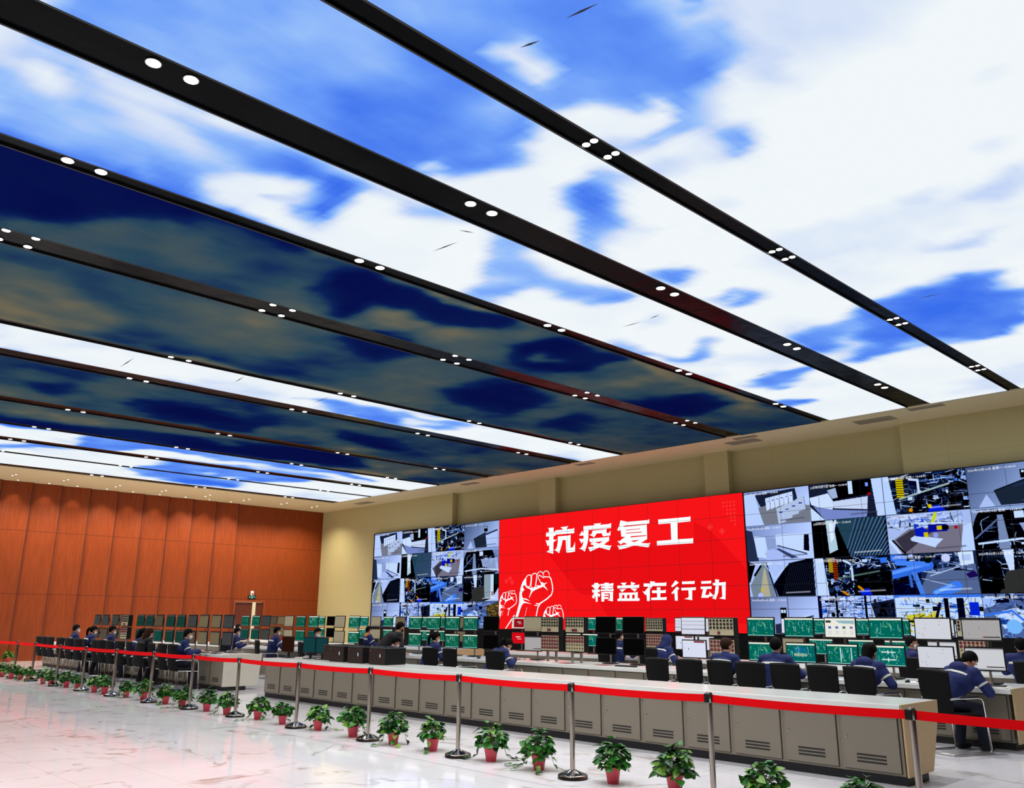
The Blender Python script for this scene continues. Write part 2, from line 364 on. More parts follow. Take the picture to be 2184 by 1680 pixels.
# the printed sky as patches on the ceiling plane: (edge softness in m, whiteness 0..1, outline in metres)
PATCHES=[
(0.3,1,[(-7.0,0.72),(-1.02,6.84),(-4.56,21.05),(-9.73,20.84),(-18.25,20.75),(-33.39,21.35),(-34.15,6.7)]),
(0.07,0.2,[(-7.24,0.77),(-3.22,4.88),(-3.43,5.42),(-3.44,5.62),(-3.39,5.76),(-3.21,5.69),(-3.22,6.02),(-3.43,6.29),(-3.77,6.35),(-4.24,6.32),(-4.64,6.51),(-4.85,6.42),(-4.64,6.03),(-4.71,5.67),(-5.14,5.63),(-5.36,5.66),(-6.12,6.03),(-6.25,6.12),(-6.25,6.35),(-6.4,6.04),(-6.9,5.61),(-7.28,5.71),(-7.25,5.41),(-7.24,3.63),(-7.62,0.85)]),
(0.2,0.4,[(-7.3,0.79),(-5.21,2.92),(-5.38,4.01),(-6.02,4.39),(-6.68,3.84),(-6.98,2.98),(-7.05,2.12)]),
(0.14,0.33,[(-4.95,3.19),(-3.8,4.35),(-4.33,4.46),(-5.03,4.27),(-5.2,3.66)]),
(0.04,0.75,[(-5.13,4.71),(-4.71,4.6),(-4.54,4.73),(-4.94,4.96),(-5.11,4.94)]),
(0.05,0.55,[(-5.75,4.9),(-5.3,4.8),(-5.52,5.13),(-5.84,5.17),(-5.91,5.04)]),
(0.05,0.6,[(-6.14,5.24),(-5.9,5.36),(-6.14,5.51)]),
(0.04,0.85,[(-6.79,5.28),(-6.47,5.46),(-6.72,5.57),(-6.91,5.45)]),
(0.05,0.5,[(-6.77,3.57),(-6.61,3.74),(-6.79,3.9),(-6.88,3.69)]),
(0.2,0.12,[(-4.35,3.87),(-3.31,4.94),(-3.69,5.54),(-4.2,5.81),(-4.87,5.34),(-4.75,4.95)]),
(0.05,0.7,[(-3.33,4.91),(-3.12,5.13),(-3.43,5.45),(-3.56,5.5),(-3.44,5.12)]),
(0.06,0.6,[(-3.44,5.12),(-3.37,5.65),(-2.94,5.47),(-3.01,5.97),(-3.35,5.99),(-3.64,5.69)]),
(0.04,0.1,[(-3.13,5.35),(-3.21,5.69),(-3.44,5.62)]),
(0.08,0.12,[(-6.35,6.98),(-6.13,7.12),(-5.96,7.37),(-6.2,8.04),(-6.71,8.22),(-7.06,8.75),(-6.67,9.26),(-6.99,9.93),(-7.06,10.53),(-7.17,9.48),(-7.16,8.31),(-6.75,7.29)]),
(0.05,0.3,[(-5.12,6.28),(-4.83,6.38),(-4.38,6.35),(-4.44,6.59),(-4.98,6.83),(-5.25,6.76),(-5.43,6.65)]),
(0.06,0.12,[(-4.51,6.77),(-4.2,7.02),(-4.42,7.53),(-4.77,7.61),(-4.76,7.05)]),
(0.08,0.55,[(-5.86,6.66),(-5.59,7.17),(-4.88,7.21),(-5.17,7.52),(-5.84,7.49),(-6.09,7.08)]),
(0.09,0.1,[(-7.0,8.93),(-6.33,9.25),(-6.1,9.6),(-6.84,10.08),(-7.03,9.63)]),
(0.1,0.12,[(-7.33,10.84),(-6.39,10.79),(-6.09,11.37),(-6.05,11.97),(-6.51,12.11),(-6.95,11.83),(-6.99,11.33)]),
(0.07,0.6,[(-6.55,11.04),(-6.24,11.21),(-6.61,11.7),(-6.88,11.58)]),
(0.12,0.2,[(-7.0,13.29),(-6.89,13.76),(-5.78,13.8),(-5.83,14.28),(-6.54,15.08),(-7.19,15.06)]),
(0.09,0.1,[(-5.98,13.61),(-5.32,13.3),(-4.49,13.1),(-2.91,12.81),(-3.75,15.83),(-4.35,16.11),(-4.87,15.78),(-5.61,16.0),(-6.36,16.1),(-6.89,16.24),(-7.14,15.54),(-6.17,15.05),(-5.86,14.07)]),
(0.09,0.45,[(-6.02,15.6),(-5.4,15.44),(-4.51,16.13),(-5.31,16.1),(-5.82,16.08)]),
(0.07,0.85,[(-3.51,6.41),(-3.28,6.44),(-3.4,6.84),(-3.73,6.95),(-3.82,6.75)]),
(0.16,0.85,[(-2.12,6.96),(-1.57,7.36),(-1.59,8.07),(-2.08,8.51),(-2.51,8.19)]),
(0.24,0.9,[(-2.94,9.62),(-2.29,9.15),(-2.06,9.78),(-2.68,11.98),(-3.09,10.98)]),
(0.07,0.62,[(-2.25,6.58),(-2.15,7.03),(-2.15,7.59),(-2.3,7.54),(-2.35,6.91)]),
(0.07,0.62,[(-1.99,7.47),(-1.43,7.5),(-1.51,7.81),(-2.01,7.89)]),
(0.09,0.62,[(-2.67,8.14),(-1.98,8.18),(-1.99,8.49),(-2.62,8.5)]),
(0.09,0.62,[(-2.33,8.98),(-1.82,8.89),(-1.98,9.47),(-2.35,9.49)]),
(0.08,0.62,[(-3.47,6.77),(-3.2,6.83),(-3.28,7.07),(-3.57,7.05)]),
(0.11,0.62,[(-2.87,10.01),(-2.13,10.0),(-2.26,10.47),(-2.96,10.58)]),
(0.11,0.62,[(-3.5,9.69),(-2.94,9.62),(-3.01,9.95),(-3.57,10.13)]),
(0.12,0.62,[(-5.17,8.0),(-4.57,8.28),(-4.98,8.53),(-5.3,8.39)]),
(0.13,0.62,[(-3.7,11.36),(-2.84,11.24),(-2.85,11.81),(-3.74,11.98)]),
(0.05,0.6,[(-4.66,6.18),(-4.31,6.25),(-4.11,6.28),(-3.81,6.32),(-4.17,6.45),(-4.6,6.49)]),
(0.05,0.35,[(-3.31,5.85),(-3.01,5.97),(-3.27,6.26),(-3.52,6.19)]),
(0.05,0.75,[(-4.94,6.86),(-4.63,7.39),(-4.84,7.62),(-5.09,7.14)]),
(0.05,0.25,[(-5.93,6.9),(-5.74,7.02),(-5.85,7.23),(-6.05,7.12)]),
(0.06,0.95,[(-5.85,5.94),(-5.51,5.89),(-5.17,6.1),(-5.49,6.31),(-5.91,6.31)]),
(0.05,0.98,[(-5.72,5.67),(-5.21,5.57),(-4.75,5.69),(-4.68,6.04),(-4.93,6.28),(-5.26,6.13),(-5.63,6.17),(-6.17,6.2)]),
(0.06,0.3,[(-7.7,0.94),(-7.42,3.2),(-7.49,3.88),(-7.42,4.93),(-7.61,8.31),(-7.69,9.23),(-8.36,10.26),(-9.36,8.65),(-9.43,7.74),(-9.49,3.98),(-9.7,1.37)]),
(0.06,0.8,[(-7.89,1.13),(-7.81,1.44),(-7.95,1.68),(-8.42,1.78),(-8.59,1.62),(-8.26,1.37),(-8.23,1.21)]),
(0.14,0.52,[(-7.92,1.72),(-8.0,2.97),(-8.15,3.9),(-8.77,3.87),(-8.35,2.62)]),
(0.11,0.1,[(-7.7,3.66),(-7.67,4.46),(-7.64,5.42),(-8.38,5.46),(-8.66,5.36),(-8.33,4.48),(-8.0,4.05)]),
(0.08,0.15,[(-8.91,2.84),(-9.03,3.76),(-9.41,4.06),(-9.46,3.49)]),
(0.08,0.9,[(-9.47,4.0),(-8.88,3.92),(-8.52,3.74),(-8.36,4.01),(-7.89,4.23),(-8.29,4.52),(-8.54,4.94),(-8.96,5.45),(-9.64,5.7),(-9.59,5.22),(-9.52,4.5)]),
(0.04,0.4,[(-8.44,4.36),(-8.53,4.6),(-8.83,4.65)]),
(0.09,1,[(-9.27,5.54),(-8.82,5.39),(-8.54,5.49),(-7.99,5.32),(-7.59,5.39),(-7.58,5.73),(-7.75,6.09),(-7.78,6.84),(-7.82,7.21),(-8.37,7.55),(-8.9,7.75),(-9.41,7.71),(-9.48,7.04),(-9.47,6.21)]),
(0.05,0.6,[(-8.69,7.11),(-8.61,7.31),(-8.92,7.48),(-8.93,7.22)]),
(0.09,0.92,[(-9.39,8.63),(-8.77,8.4),(-8.19,8.72),(-8.46,9.56),(-8.09,9.93),(-7.62,9.83),(-7.54,10.19),(-7.59,11.02),(-8.08,12.57),(-8.8,12.43),(-8.86,11.79),(-8.94,11.35),(-9.5,10.97),(-9.4,10.02),(-9.45,9.16)]),
(0.07,0.6,[(-8.5,7.66),(-8.11,8.05),(-8.28,8.12),(-8.7,7.95)]),
(0.06,0.3,[(-8.63,10.96),(-8.14,11.05),(-8.23,11.36),(-8.72,11.28)]),
(0.09,0.2,[(-9.95,11.29),(-9.21,11.15),(-9.07,11.58),(-9.41,12.22),(-9.37,12.89),(-9.91,12.13)]),
(0.1,0.2,[(-9.6,12.75),(-8.97,12.66),(-8.07,12.4),(-7.96,12.77),(-8.55,13.28),(-9.38,13.53)]),
(0.09,0.1,[(-9.05,15.05),(-8.77,15.32),(-8.27,15.57),(-7.33,15.35),(-7.23,16.13),(-8.22,16.27),(-9.07,16.6),(-9.58,16.09)]),
(0.09,0.1,[(-9.94,17.38),(-9.16,17.18),(-8.73,18.21),(-9.18,18.76),(-9.82,18.59),(-10.23,17.99)]),
(0.11,0.95,[(-9.67,13.94),(-8.57,14.12),(-8.68,15.17),(-9.48,15.38)]),
(0.06,0.5,[(-9.6,1.35),(-9.54,3.76),(-10.1,16.74),(-9.6,20.58),(-12.31,20.53),(-16.13,20.3),(-16.09,2.77)]),
(0.12,0.0,[(-9.5,1.33),(-9.6,2.57),(-9.44,3.77),(-9.77,4.24),(-10.43,4.16),(-10.69,3.7),(-11.26,3.12),(-11.73,2.46),(-12.25,1.93)]),
(0.09,0.08,[(-9.54,3.76),(-9.31,4.52),(-9.49,5.53),(-9.92,5.42),(-9.94,4.86)]),
(0.15,0.0,[(-10.76,6.4),(-9.68,6.35),(-9.59,7.31),(-9.68,8.33),(-9.72,9.53),(-10.33,9.78),(-10.75,8.84),(-10.68,7.78),(-10.85,7.15),(-11.93,7.32),(-11.57,6.73)]),
(0.19,0.05,[(-12.91,7.75),(-11.79,7.8),(-11.29,8.64),(-12.11,9.74),(-12.99,9.51),(-13.91,9.03)]),
(0.15,0.0,[(-11.3,10.34),(-9.88,10.77),(-9.76,12.08),(-9.95,12.75),(-11.15,12.72),(-11.74,11.65)]),
(0.16,0.03,[(-12.73,15.53),(-11.33,15.53),(-10.44,16.1),(-10.22,17.55),(-11.45,18.04),(-12.46,17.05)]),
(0.2,0.04,[(-14.47,11.54),(-12.84,11.9),(-12.59,13.4),(-13.32,14.17),(-14.81,14.38),(-15.43,12.75)]),
(0.21,0.1,[(-14.32,15.22),(-13.47,15.7),(-13.73,16.54),(-15.0,16.88),(-15.53,15.95)]),
(0.25,0.8,[(-13.46,2.19),(-13.2,3.43),(-14.7,4.89),(-15.84,4.65),(-15.99,3.6),(-15.63,2.67)]),
(0.13,0.7,[(-11.21,7.4),(-10.43,7.58),(-10.8,8.46),(-11.75,8.37)]),
(0.21,0.6,[(-11.86,2.72),(-10.97,3.62),(-11.11,5.03),(-12.02,4.87),(-12.39,3.5)]),
(0.14,0.6,[(-11.3,10.96),(-10.81,11.24),(-10.97,11.95),(-11.44,11.49)]),
(0.07,1,[(-16.2,2.79),(-16.13,20.3),(-17.86,20.3),(-18.07,3.2)]),
(0.1,0.25,[(-17.23,9.7),(-16.72,10.39),(-16.25,11.81),(-16.36,14.34),(-17.47,14.3),(-17.69,13.04),(-17.8,11.09)]),
(0.1,0.75,[(-16.92,12.31),(-16.65,13.15),(-16.81,13.91),(-17.52,13.21)]),
(0.07,0.8,[(-17.55,10.14),(-17.39,10.56),(-17.63,10.98)]),
(0.08,0.5,[(-18.07,3.2),(-17.86,20.3),(-21.82,20.32),(-24.95,20.49),(-24.72,4.64)]),
(0.17,0.2,[(-19.93,5.03),(-20.04,5.75),(-21.03,5.96),(-21.19,5.19)]),
(0.2,0.08,[(-20.15,6.82),(-19.77,8.47),(-20.19,10.59),(-21.64,10.81),(-21.81,9.01),(-21.7,7.62)]),
(0.18,0.1,[(-19.61,11.96),(-19.39,13.02),(-19.22,14.52),(-20.65,15.08),(-20.67,13.57)]),
(0.19,0.06,[(-24.14,4.52),(-23.3,8.35),(-22.31,13.99),(-24.17,16.3),(-24.99,14.25),(-25.62,9.24),(-25.34,4.78)]),
(0.15,0.4,[(-23.21,10.17),(-22.81,10.83),(-23.79,11.02),(-24.16,10.47)]),
(0.08,0.95,[(-25.21,4.75),(-24.79,20.48),(-32.27,20.62),(-32.55,6.35)]),
(0.14,0.14,[(-27.18,7.24),(-25.07,7.47),(-24.57,8.84),(-25.05,13.59),(-25.23,16.63),(-26.06,18.02),(-26.28,14.27),(-25.84,10.04),(-27.63,8.3)]),
(0.1,0.2,[(-28.91,5.56),(-27.67,7.25),(-28.01,8.15),(-28.73,7.02),(-30.62,5.93)]),
(0.1,0.97,[(-29.07,7.11),(-27.03,8.37),(-26.44,9.99),(-26.97,10.57),(-28.44,10.32),(-30.71,8.12)]),
(0.17,0.14,[(-30.57,10.81),(-27.02,10.52),(-26.59,12.71),(-26.4,16.21),(-28.6,16.36),(-31.84,14.92),(-31.83,12.49)]),
(0.12,0.7,[(-29.24,12.09),(-28.76,12.56),(-29.56,12.75)]),
(0.13,0.7,[(-29.8,13.39),(-28.62,14.08),(-29.89,14.35)]),
(0.19,0.97,[(-31.84,14.92),(-29.43,15.25),(-28.08,16.86),(-27.04,17.85),(-30.58,19.76),(-31.99,17.47)])]
CX0,CY0,CS=-33.0,-5.0,.1
CNX,CNY=371,256
gx,gy=np.meshgrid(CX0+CS*np.arange(CNX),CY0+CS*np.arange(CNY))
def lattice(sc,seed):
    g=np.random.RandomState(seed).rand(80,80); u=(gx-CX0)/sc; v=(gy-CY0)/sc; i=u.astype(int); j=v.astype(int); u=u-i; v=v-j; u=u*u*(3-2*u); v=v*v*(3-2*v)
    i%=80; j%=80; i2=(i+1)%80; j2=(j+1)%80; return (g[j,i]*(1-u)+g[j,i2]*u)*(1-v)+(g[j2,i]*(1-u)+g[j2,i2]*u)*v
CG=np.clip((.6*lattice(4,1)+.3*lattice(1.7,2)+.1*lattice(.8,4)-.35)*3+.5,0,1)
def soften(a,s):
    r=max(1,int(round(s/CS)))
    for ax in (0,1):
        for _ in range(2):
            p=np.pad(a,[(r+1,r) if k==ax else (0,0) for k in (0,1)],'edge'); c=np.cumsum(p,axis=ax)
            a=(np.take(c,range(2*r+1,c.shape[ax]),ax)-np.take(c,range(0,c.shape[ax]-2*r-1),ax))/(2*r+1)
    return a
for soft,val,outl in PATCHES:
    m=np.zeros(gx.shape,bool); n=len(outl)
    for k in range(n):
        (x1,y1),(x2,y2)=outl[k],outl[(k+1)%n]
        if y1!=y2: m^=((y1>gy)!=(y2>gy))&(gx<(x2-x1)*(gy-y1)/(y2-y1)+x1)
    m=m.astype(float)
    if soft>.04: m=soften(m,soft)
    CG=CG*(1-m)+val*m
def fbm(sc,seed,oct_):
    t=0; amp=.5
    for q in range(oct_): t=t+amp*lattice(sc/2**q,seed+q); amp*=.55
    return (t-t.mean())/t.std()
def sample(A,x,y):
    u=np.clip((x-CX0)/CS,0,CNX-1.001); v=np.clip((y-CY0)/CS,0,CNY-1.001); i=u.astype(int); j=v.astype(int); u=u-i; v=v-j
    return (A[j,i]*(1-u)+A[j,i+1]*u)*(1-v)+(A[j+1,i]*(1-u)+A[j+1,i+1]*u)*v
CG=sample(CG,gx+.17*fbm(1.5,11,5),gy+.22*fbm(1.5,21,5))
CG=np.where(CG>.42,np.clip((CG-.42)*1.3+.42,0,1),np.clip((CG-.42)*1.12+.42,0,1))
edge=4*CG*(1-CG)
CG=CG+fbm(1.9,31,5)*(.035+.10*edge)
CG=CG-.17*np.clip(fbm(2.2,41,5)-.3,0,1.6)*np.clip((CG-.6)*4,0,1)
def cloud(x,y):
    u=min(max((x-CX0)/CS,0),CNX-1.001); v=min(max((y-CY0)/CS,0),CNY-1.001); i,j=int(u),int(v); a,b=u-i,v-j
    return (CG[j,i]*(1-a)+CG[j,i+1]*a)*(1-b)+(CG[j+1,i]*(1-a)+CG[j+1,i+1]*a)*b
def print_mat(name, lit):
    """translucent ceiling film printed with clouds; the lit ones are lamps"""
    m=bpy.data.materials.new(name); m.use_nodes=True; nt=m.node_tree; N=nt.nodes; L=nt.links
    tc=N.new('ShaderNodeTexCoord'); at=N.new('ShaderNodeAttribute'); at.attribute_name='cloud'
    def noise(sc,det,ds):
        mp=N.new('ShaderNodeMapping'); mp.inputs['Scale'].default_value=sc; L.new(tc.outputs['Object'],mp.inputs[0])
        n=N.new('ShaderNodeTexNoise'); n.inputs['Scale'].default_value=1.0; n.inputs['Detail'].default_value=det; n.inputs['Distortion'].default_value=ds; L.new(mp.outputs[0],n.inputs['Vector']); return n.outputs['Fac']
    def math_(op,a,b):
        k=N.new('ShaderNodeMath'); k.operation=op
        for i,v in enumerate((a,b)):
            if isinstance(v,(int,float)): k.inputs[i].default_value=v
            else: L.new(v,k.inputs[i])
        return k.outputs[0]
    n=math_('ADD',math_('MULTIPLY',math_('SUBTRACT',noise((1.1,.6,1),4,.4),.5),.5),math_('MULTIPLY',math_('SUBTRACT',noise((4.2,2.0,1),6,.5),.5),.3))
    d=at.outputs['Fac']
    # noise counts most at cloud edges
    e=math_('MAXIMUM',math_('MULTIPLY',math_('MULTIPLY',d,math_('SUBTRACT',1.0,d)),1.5),0.0)
    d2=math_('ADD',d,math_('MULTIPLY',n,math_('ADD',e,.12)))
    r=N.new('ShaderNodeValToRGB'); L.new(d2,r.inputs[0])
    st=[(0.0,rgb(58,112,240)),(.2,rgb(110,160,252)),(.42,rgb(156,196,254)),(.62,rgb(204,220,250)),(.84,rgb(230,240,252)),(1.0,rgb(244,250,253))] if lit else \
       [(0.0,rgb(8,18,84)),(.25,rgb(14,40,98)),(.5,rgb(48,82,102)),(.75,rgb(84,100,100)),(1.0,rgb(128,122,96))]
    while len(r.color_ramp.elements)<len(st): r.color_ramp.elements.new(.5)
    for el,(p,c) in zip(r.color_ramp.elements,st): el.position=p; el.color=c
    o=[x for x in N if x.type=='OUTPUT_MATERIAL'][0]; b=N['Principled BSDF']
    if lit:
        N.remove(b); em=N.new('ShaderNodeEmission'); L.new(r.outputs[0],em.inputs[0]); em.inputs[1].default_value=SKY_EMISSION; L.new(em.outputs[0],o.inputs[0]); m.cycles.emission_sampling='FRONT'
    else:
        L.new(r.outputs[0],b.inputs['Base Color']); b.inputs['Roughness'].default_value=.6; b.inputs['Specular IOR Level'].default_value=0.0
    return m
M_lit=print_mat('lit_cloud_film',True); M_dark=print_mat('unlit_cloud_film',False); M_edge=mat('black_panel_edge',rgb(10,10,12),.5)
edges=[(XE,SL[0][1])]+[(SL[i][0],SL[i+1][1]) for i in range(10)]
LIT=[1,1,1,0,0,1,0,0,1,1,1]
PL=['wide lit cloud panel overhead, beyond the slot with four-lamp clusters','lit cloud panel between the four-lamp slot and the wide black slot','lit blue and white cloud panel bordering the dark panels','large unlit dark blue panel beside the bright blue panels','large unlit grey-brown cloud panel, second of the dark pair nearer the camera',
    'single bright white panel lit between two dark areas','unlit cloud panel just past the single bright strip toward the wood wall','narrower unlit purple-grey panel next to the far lit strips','lit blue cloud panel nearest to the far dark panels','lit far cloud panel, middle of the three near the wood wall','last lit cloud panel, closest to the wood wall']
BIRDS={0:[[(-4.67,4.56),(-4.47,4.62)],[(-4.13,4.57),(-3.8,4.63)],[(-4.61,13.3),(-4.23,13.37)]],2:[[(-8.63,6.74),(-8.13,6.79)],[(-7.86,6.56),(-7.77,6.77)],[(-8.76,11.07),(-8.32,11.1)],[(-8.17,11.08),(-7.9,11.03)],[(-8.72,15.47),(-8.4,15.44)]],5:[[(-17.6,5.74),(-16.7,5.7)],[(-16.99,7.95),(-16.4,7.88)],[(-17.43,10.13),(-16.5,10.09)]]}
for i,(xr,xl) in enumerate(edges):
    a,b=xl,xr; nx=max(2,int((b-a)/.12)); ny=208
    xs=[a+(b-a)*k/nx for k in range(nx+1)]; yy=[YL0+(YL1-YL0)*k/ny for k in range(ny+1)]
    vs=[(x,y,ZC) for y in yy for x in xs]; w1=nx+1
    fs=[(j*w1+k,(j+1)*w1+k,(j+1)*w1+k+1,j*w1+k+1) for j in range(ny) for k in range(nx)]
    me=bpy.data.meshes.new('cloud_film'); me.from_pydata(vs,[],fs); me.materials.append(M_lit if LIT[i] else M_dark)
    at=me.attributes.new('cloud','FLOAT','POINT'); at.data.foreach_set('value',[cloud(x,y) for x,y,_ in vs])
    t=thing('sky_ceiling_panel', PL[i], 'ceiling light' if LIT[i] else 'ceiling panel', group='cloud-print panels of the ceiling')
    part('cloud_film', me, None, t)
    part('panel_frame', MB().box(a-.004,a+.02,YL0,YL1,ZC-.004,ZC+.03).box(b-.02,b+.004,YL0,YL1,ZC-.004,ZC+.03).box(a+.02,b-.02,YL1-.02,YL1-.001,ZC-.004,ZC+.03), M_edge, t)
    if i in BIRDS:
        mk=MB()
        for (p,q) in BIRDS[i]:
            d=Vector((q[0]-p[0],q[1]-p[1],0)); nrm=Vector((-d.y,d.x,0)).normalized()*.014
            A=Vector((p[0],p[1],ZC-.003)); B=Vector((q[0],q[1],ZC-.003)); Cc=(A+B)/2
            mk.add([A,Cc-nrm,B,Cc+nrm],[(0,1,2,3)])
        part('dark_streaks', mk, mat('dark_film_seam',rgb(24,30,50),.6), t)
# ------------------------------------------------------------------ downlights
M_lamp=emis('lamp_face',(1,.97,.93,1),14.0); M_ring=mat('lamp_ring',rgb(60,60,62),.3,.6)
def lamp_parts(r):
    me1=MB().lathe([(r*.86,-.012),(r,-.012),(r*1.06,-.003),(r*1.06,.0)],20).mesh('trim_ring',[M_ring]); me2=MB().lathe([(r*.86,-.0135),(.001,-.0137)],20,cap=False).mesh('lens',[M_lamp])
    return me1,me2
def spot(parent,power,ang,blend,col=(1,.97,.91),aim=None,size=.07):
    l=bpy.data.lights.new('lamp_beam','SPOT'); l.energy=power; l.spot_size=R(ang); l.spot_blend=blend; l.color=col; l.shadow_soft_size=size
    o=bpy.data.objects.new('lamp_beam',l); COL.objects.link(o); o.parent=parent; o.location=(0,0,-.03)
    if aim is not None: o.rotation_euler=Vector(aim).to_track_quat('-Z','Y').to_euler()
    return o
LP={r:lamp_parts(r) for r in (.075,.078,.062,.06,.058,.05,.032)}
def downlight(x,y,z,r,label,group):
    t=thing('downlight',label,'ceiling light',(x,y,z),0,group)
    link('trim_ring',LP[r][0],t); link('lens',LP[r][1],t)
    return t
ROWY=[-1.42,2.48,6.39,10.3,14.2,18.1]
SLOTL=[('the narrow slot of four-lamp clusters',(-5.215,-5.325),.05),('the wide black slot overhead',(-7.22,),.078),('the thin slot between bright and dark panels',(-9.64,),.075),('the wide slot of the dark panels',(-12.13,-12.5),.06),
 ('the thin slot before the bright strip',(-16.18,),.06),('the wide slot behind the bright strip',(-18.34,),.062),('the slot between far dark panels',(-22.37,),.062),('the thin slot before the far lit strips',(-25.14,),.062),('the wide slot among the far lit strips',(-27.46,),.062),('the thinnest far slot',(-29.69,),.05),('the last slot beside the wood wall',(-32.48,),.062)]
ROWN=['row nearest the hall front','second row','third row','fourth row','fifth row','row nearest the screen wall']
for si,(nm,xs,r) in enumerate(SLOTL):
    for ri,y in enumerate(ROWY):
        for xi,x in enumerate(xs):
            for k,dy in enumerate((-.18,.18)):
                lab='downlight in %s, %s, %s lamp'%(nm,('first row','second row','third row','fourth row','fifth row','sixth row')[ri],('nearer','farther')[k])
                if len(xs)>1: lab+=' of %s pair'%('right','left')[xi]
                # x measured at the panel plane along the sight line: move up to the slot plane
                t=downlight(x,y+dy,ZS,r,lab,'recessed downlights of the slots')
                if k==0 and xi==0: spot(t,SPOT_POWER*(1.5 if len(xs)>1 else 1),115,.6)
soff=[(-34.58,8.08),(-34.25,8.11),(-35.64,8.54),(-34.5,9.79),(-34.14,9.83),(-35.66,9.62),(-35.63,10.63),(-34.65,11.74),(-34.14,11.72),(-35.56,11.72),(-35.59,12.76),(-34.59,13.53),(-34.2,13.54),(-35.58,13.85),(-35.57,14.95),(-34.74,15.44),(-34.18,15.39),(-35.57,16.0),(-35.57,17.0),(-34.64,17.13),(-34.19,17.15),(-34.56,18.9),(-34.09,18.92),(-34.57,20.47),(-34.1,20.45)]
na=nb=0
for x,y in soff:
    if x<-35:
        t=downlight(x,y,ZC,.032,'small wall-washer by the wood wall, %s along from the camera side'%ORD[na],'wall-washers of the soffit'); na+=1
        spot(t,WASH_POWER,70,.7,(1,.86,.66),(-.16,0,-1),.04)
    else:
        t=downlight(x,y,ZC,.032,'small soffit lamp, %s lamp of the %s pair along the wood wall soffit'%('left' if nb%2==0 else 'right',ORD[nb//2]),'paired lamps of the soffit')
        if nb%2==0: spot(t,WASH_POWER*10,135,.7,(1,.9,.72))
        nb+=1
# ventilation grilles in the soffit above the screen wall
M_grille=mat('grey_grille',rgb(150,140,116),.6); M_gap=mat('grille_gap',rgb(88,80,62),.7)
for k,(x,y,w,dd,lab) in enumerate([(-8.7,21.15,.95,.45,'ceiling air grille above the first feed column, the larger'),(-7.25,20.65,.8,.25,'ceiling air grille beside the wide black slot end'),(-12.5,21.2,.95,.45,'ceiling air grille above the slogan screen, the larger one'),(-12.15,20.72,.7,.22,'ceiling air grille at the end of the wide dark slot'),(-31.6,21.3,1.1,.4,'ceiling air grille in the far corner near the wood wall'),(-18.1,20.75,.7,.25,'ceiling air grille at the end of the bright strip'),(-24.0,20.9,.8,.3,'ceiling air grille above the left camera feeds')]):
    t=thing('ceiling_vent',lab,'vent',(x,y,ZC),0,'air grilles of the soffit')
    g=MB().box(-w/2,w/2,-dd/2,-dd/2+.03,-.015,0).box(-w/2,w/2,dd/2-.03,dd/2,-.015,0).box(-w/2,-w/2+.03,-dd/2+.03,dd/2-.03,-.015,0).box(w/2-.03,w/2,-dd/2+.03,dd/2-.03,-.015,0)
    part('vent_frame',g,M_grille,t)
    g=MB()
    for q in range(int(dd/.04)): g.box(-w/2+.03,w/2-.03,-dd/2+.04+q*.04,-dd/2+.055+q*.04,-.012,-.002)
    part('louver',g,M_grille,t); part('duct',MB().box(-w/2+.03,w/2-.03,-dd/2+.03,dd/2-.03,-.0015,-.0005),M_gap,t)
# exit sign and strobe over the door
M_exit=emis('exit_sign_face',rgb(10,70,52),.9); M_exitw=emis('exit_sign_mark',rgb(190,240,215),1.0)
t=thing('exit_sign','small green running-figure exit sign above the dark door','sign',(XW+.003,18.64,2.49))
part('sign_body',MB().rbox(0,.03,-.19,.19,-.075,.075,.006),M_black,t); part('sign_face',MB().box(.03,.032,-.18,.18,-.065,.065),M_exit,t)
mk=MB()
for q in ([(-.02,.04),(.01,.04),(.01,.015),(-.02,.015)],[(-.03,.01),(.02,.01),(.03,-.02),(.0,-.02)],[(.0,-.02),(.03,-.02),(.05,-.055),(.03,-.055)],[(-.03,-.01),(.0,-.02),(-.04,-.055),(-.06,-.05)],[(-.15,0),(-.11,.03),(-.11,-.03)],[(-.11,.008),(-.07,.008),(-.07,-.008),(-.11,-.008)],[(.15,0),(.11,-.03),(.11,.03)],[(.07,.008),(.11,.008),(.11,-.008),(.07,-.008)]):
    mk.add([(.0335,a,b) for a,b in q],[tuple(range(len(q)))])
part('sign_marks',mk,M_exitw,t)
t=thing('alarm_strobe','small white alarm box with a dark lens above the exit sign','alarm',(XW+.003,18.63,2.65))
part('alarm_body',MB().rbox(0,.06,-.07,.07,-.1,.1,.015),M_white,t); part('alarm_lens',MB().rbox(.06,.075,-.035,.035,-.07,.0,.006),mat('alarm_lens_red',rgb(90,30,25),.3),t)
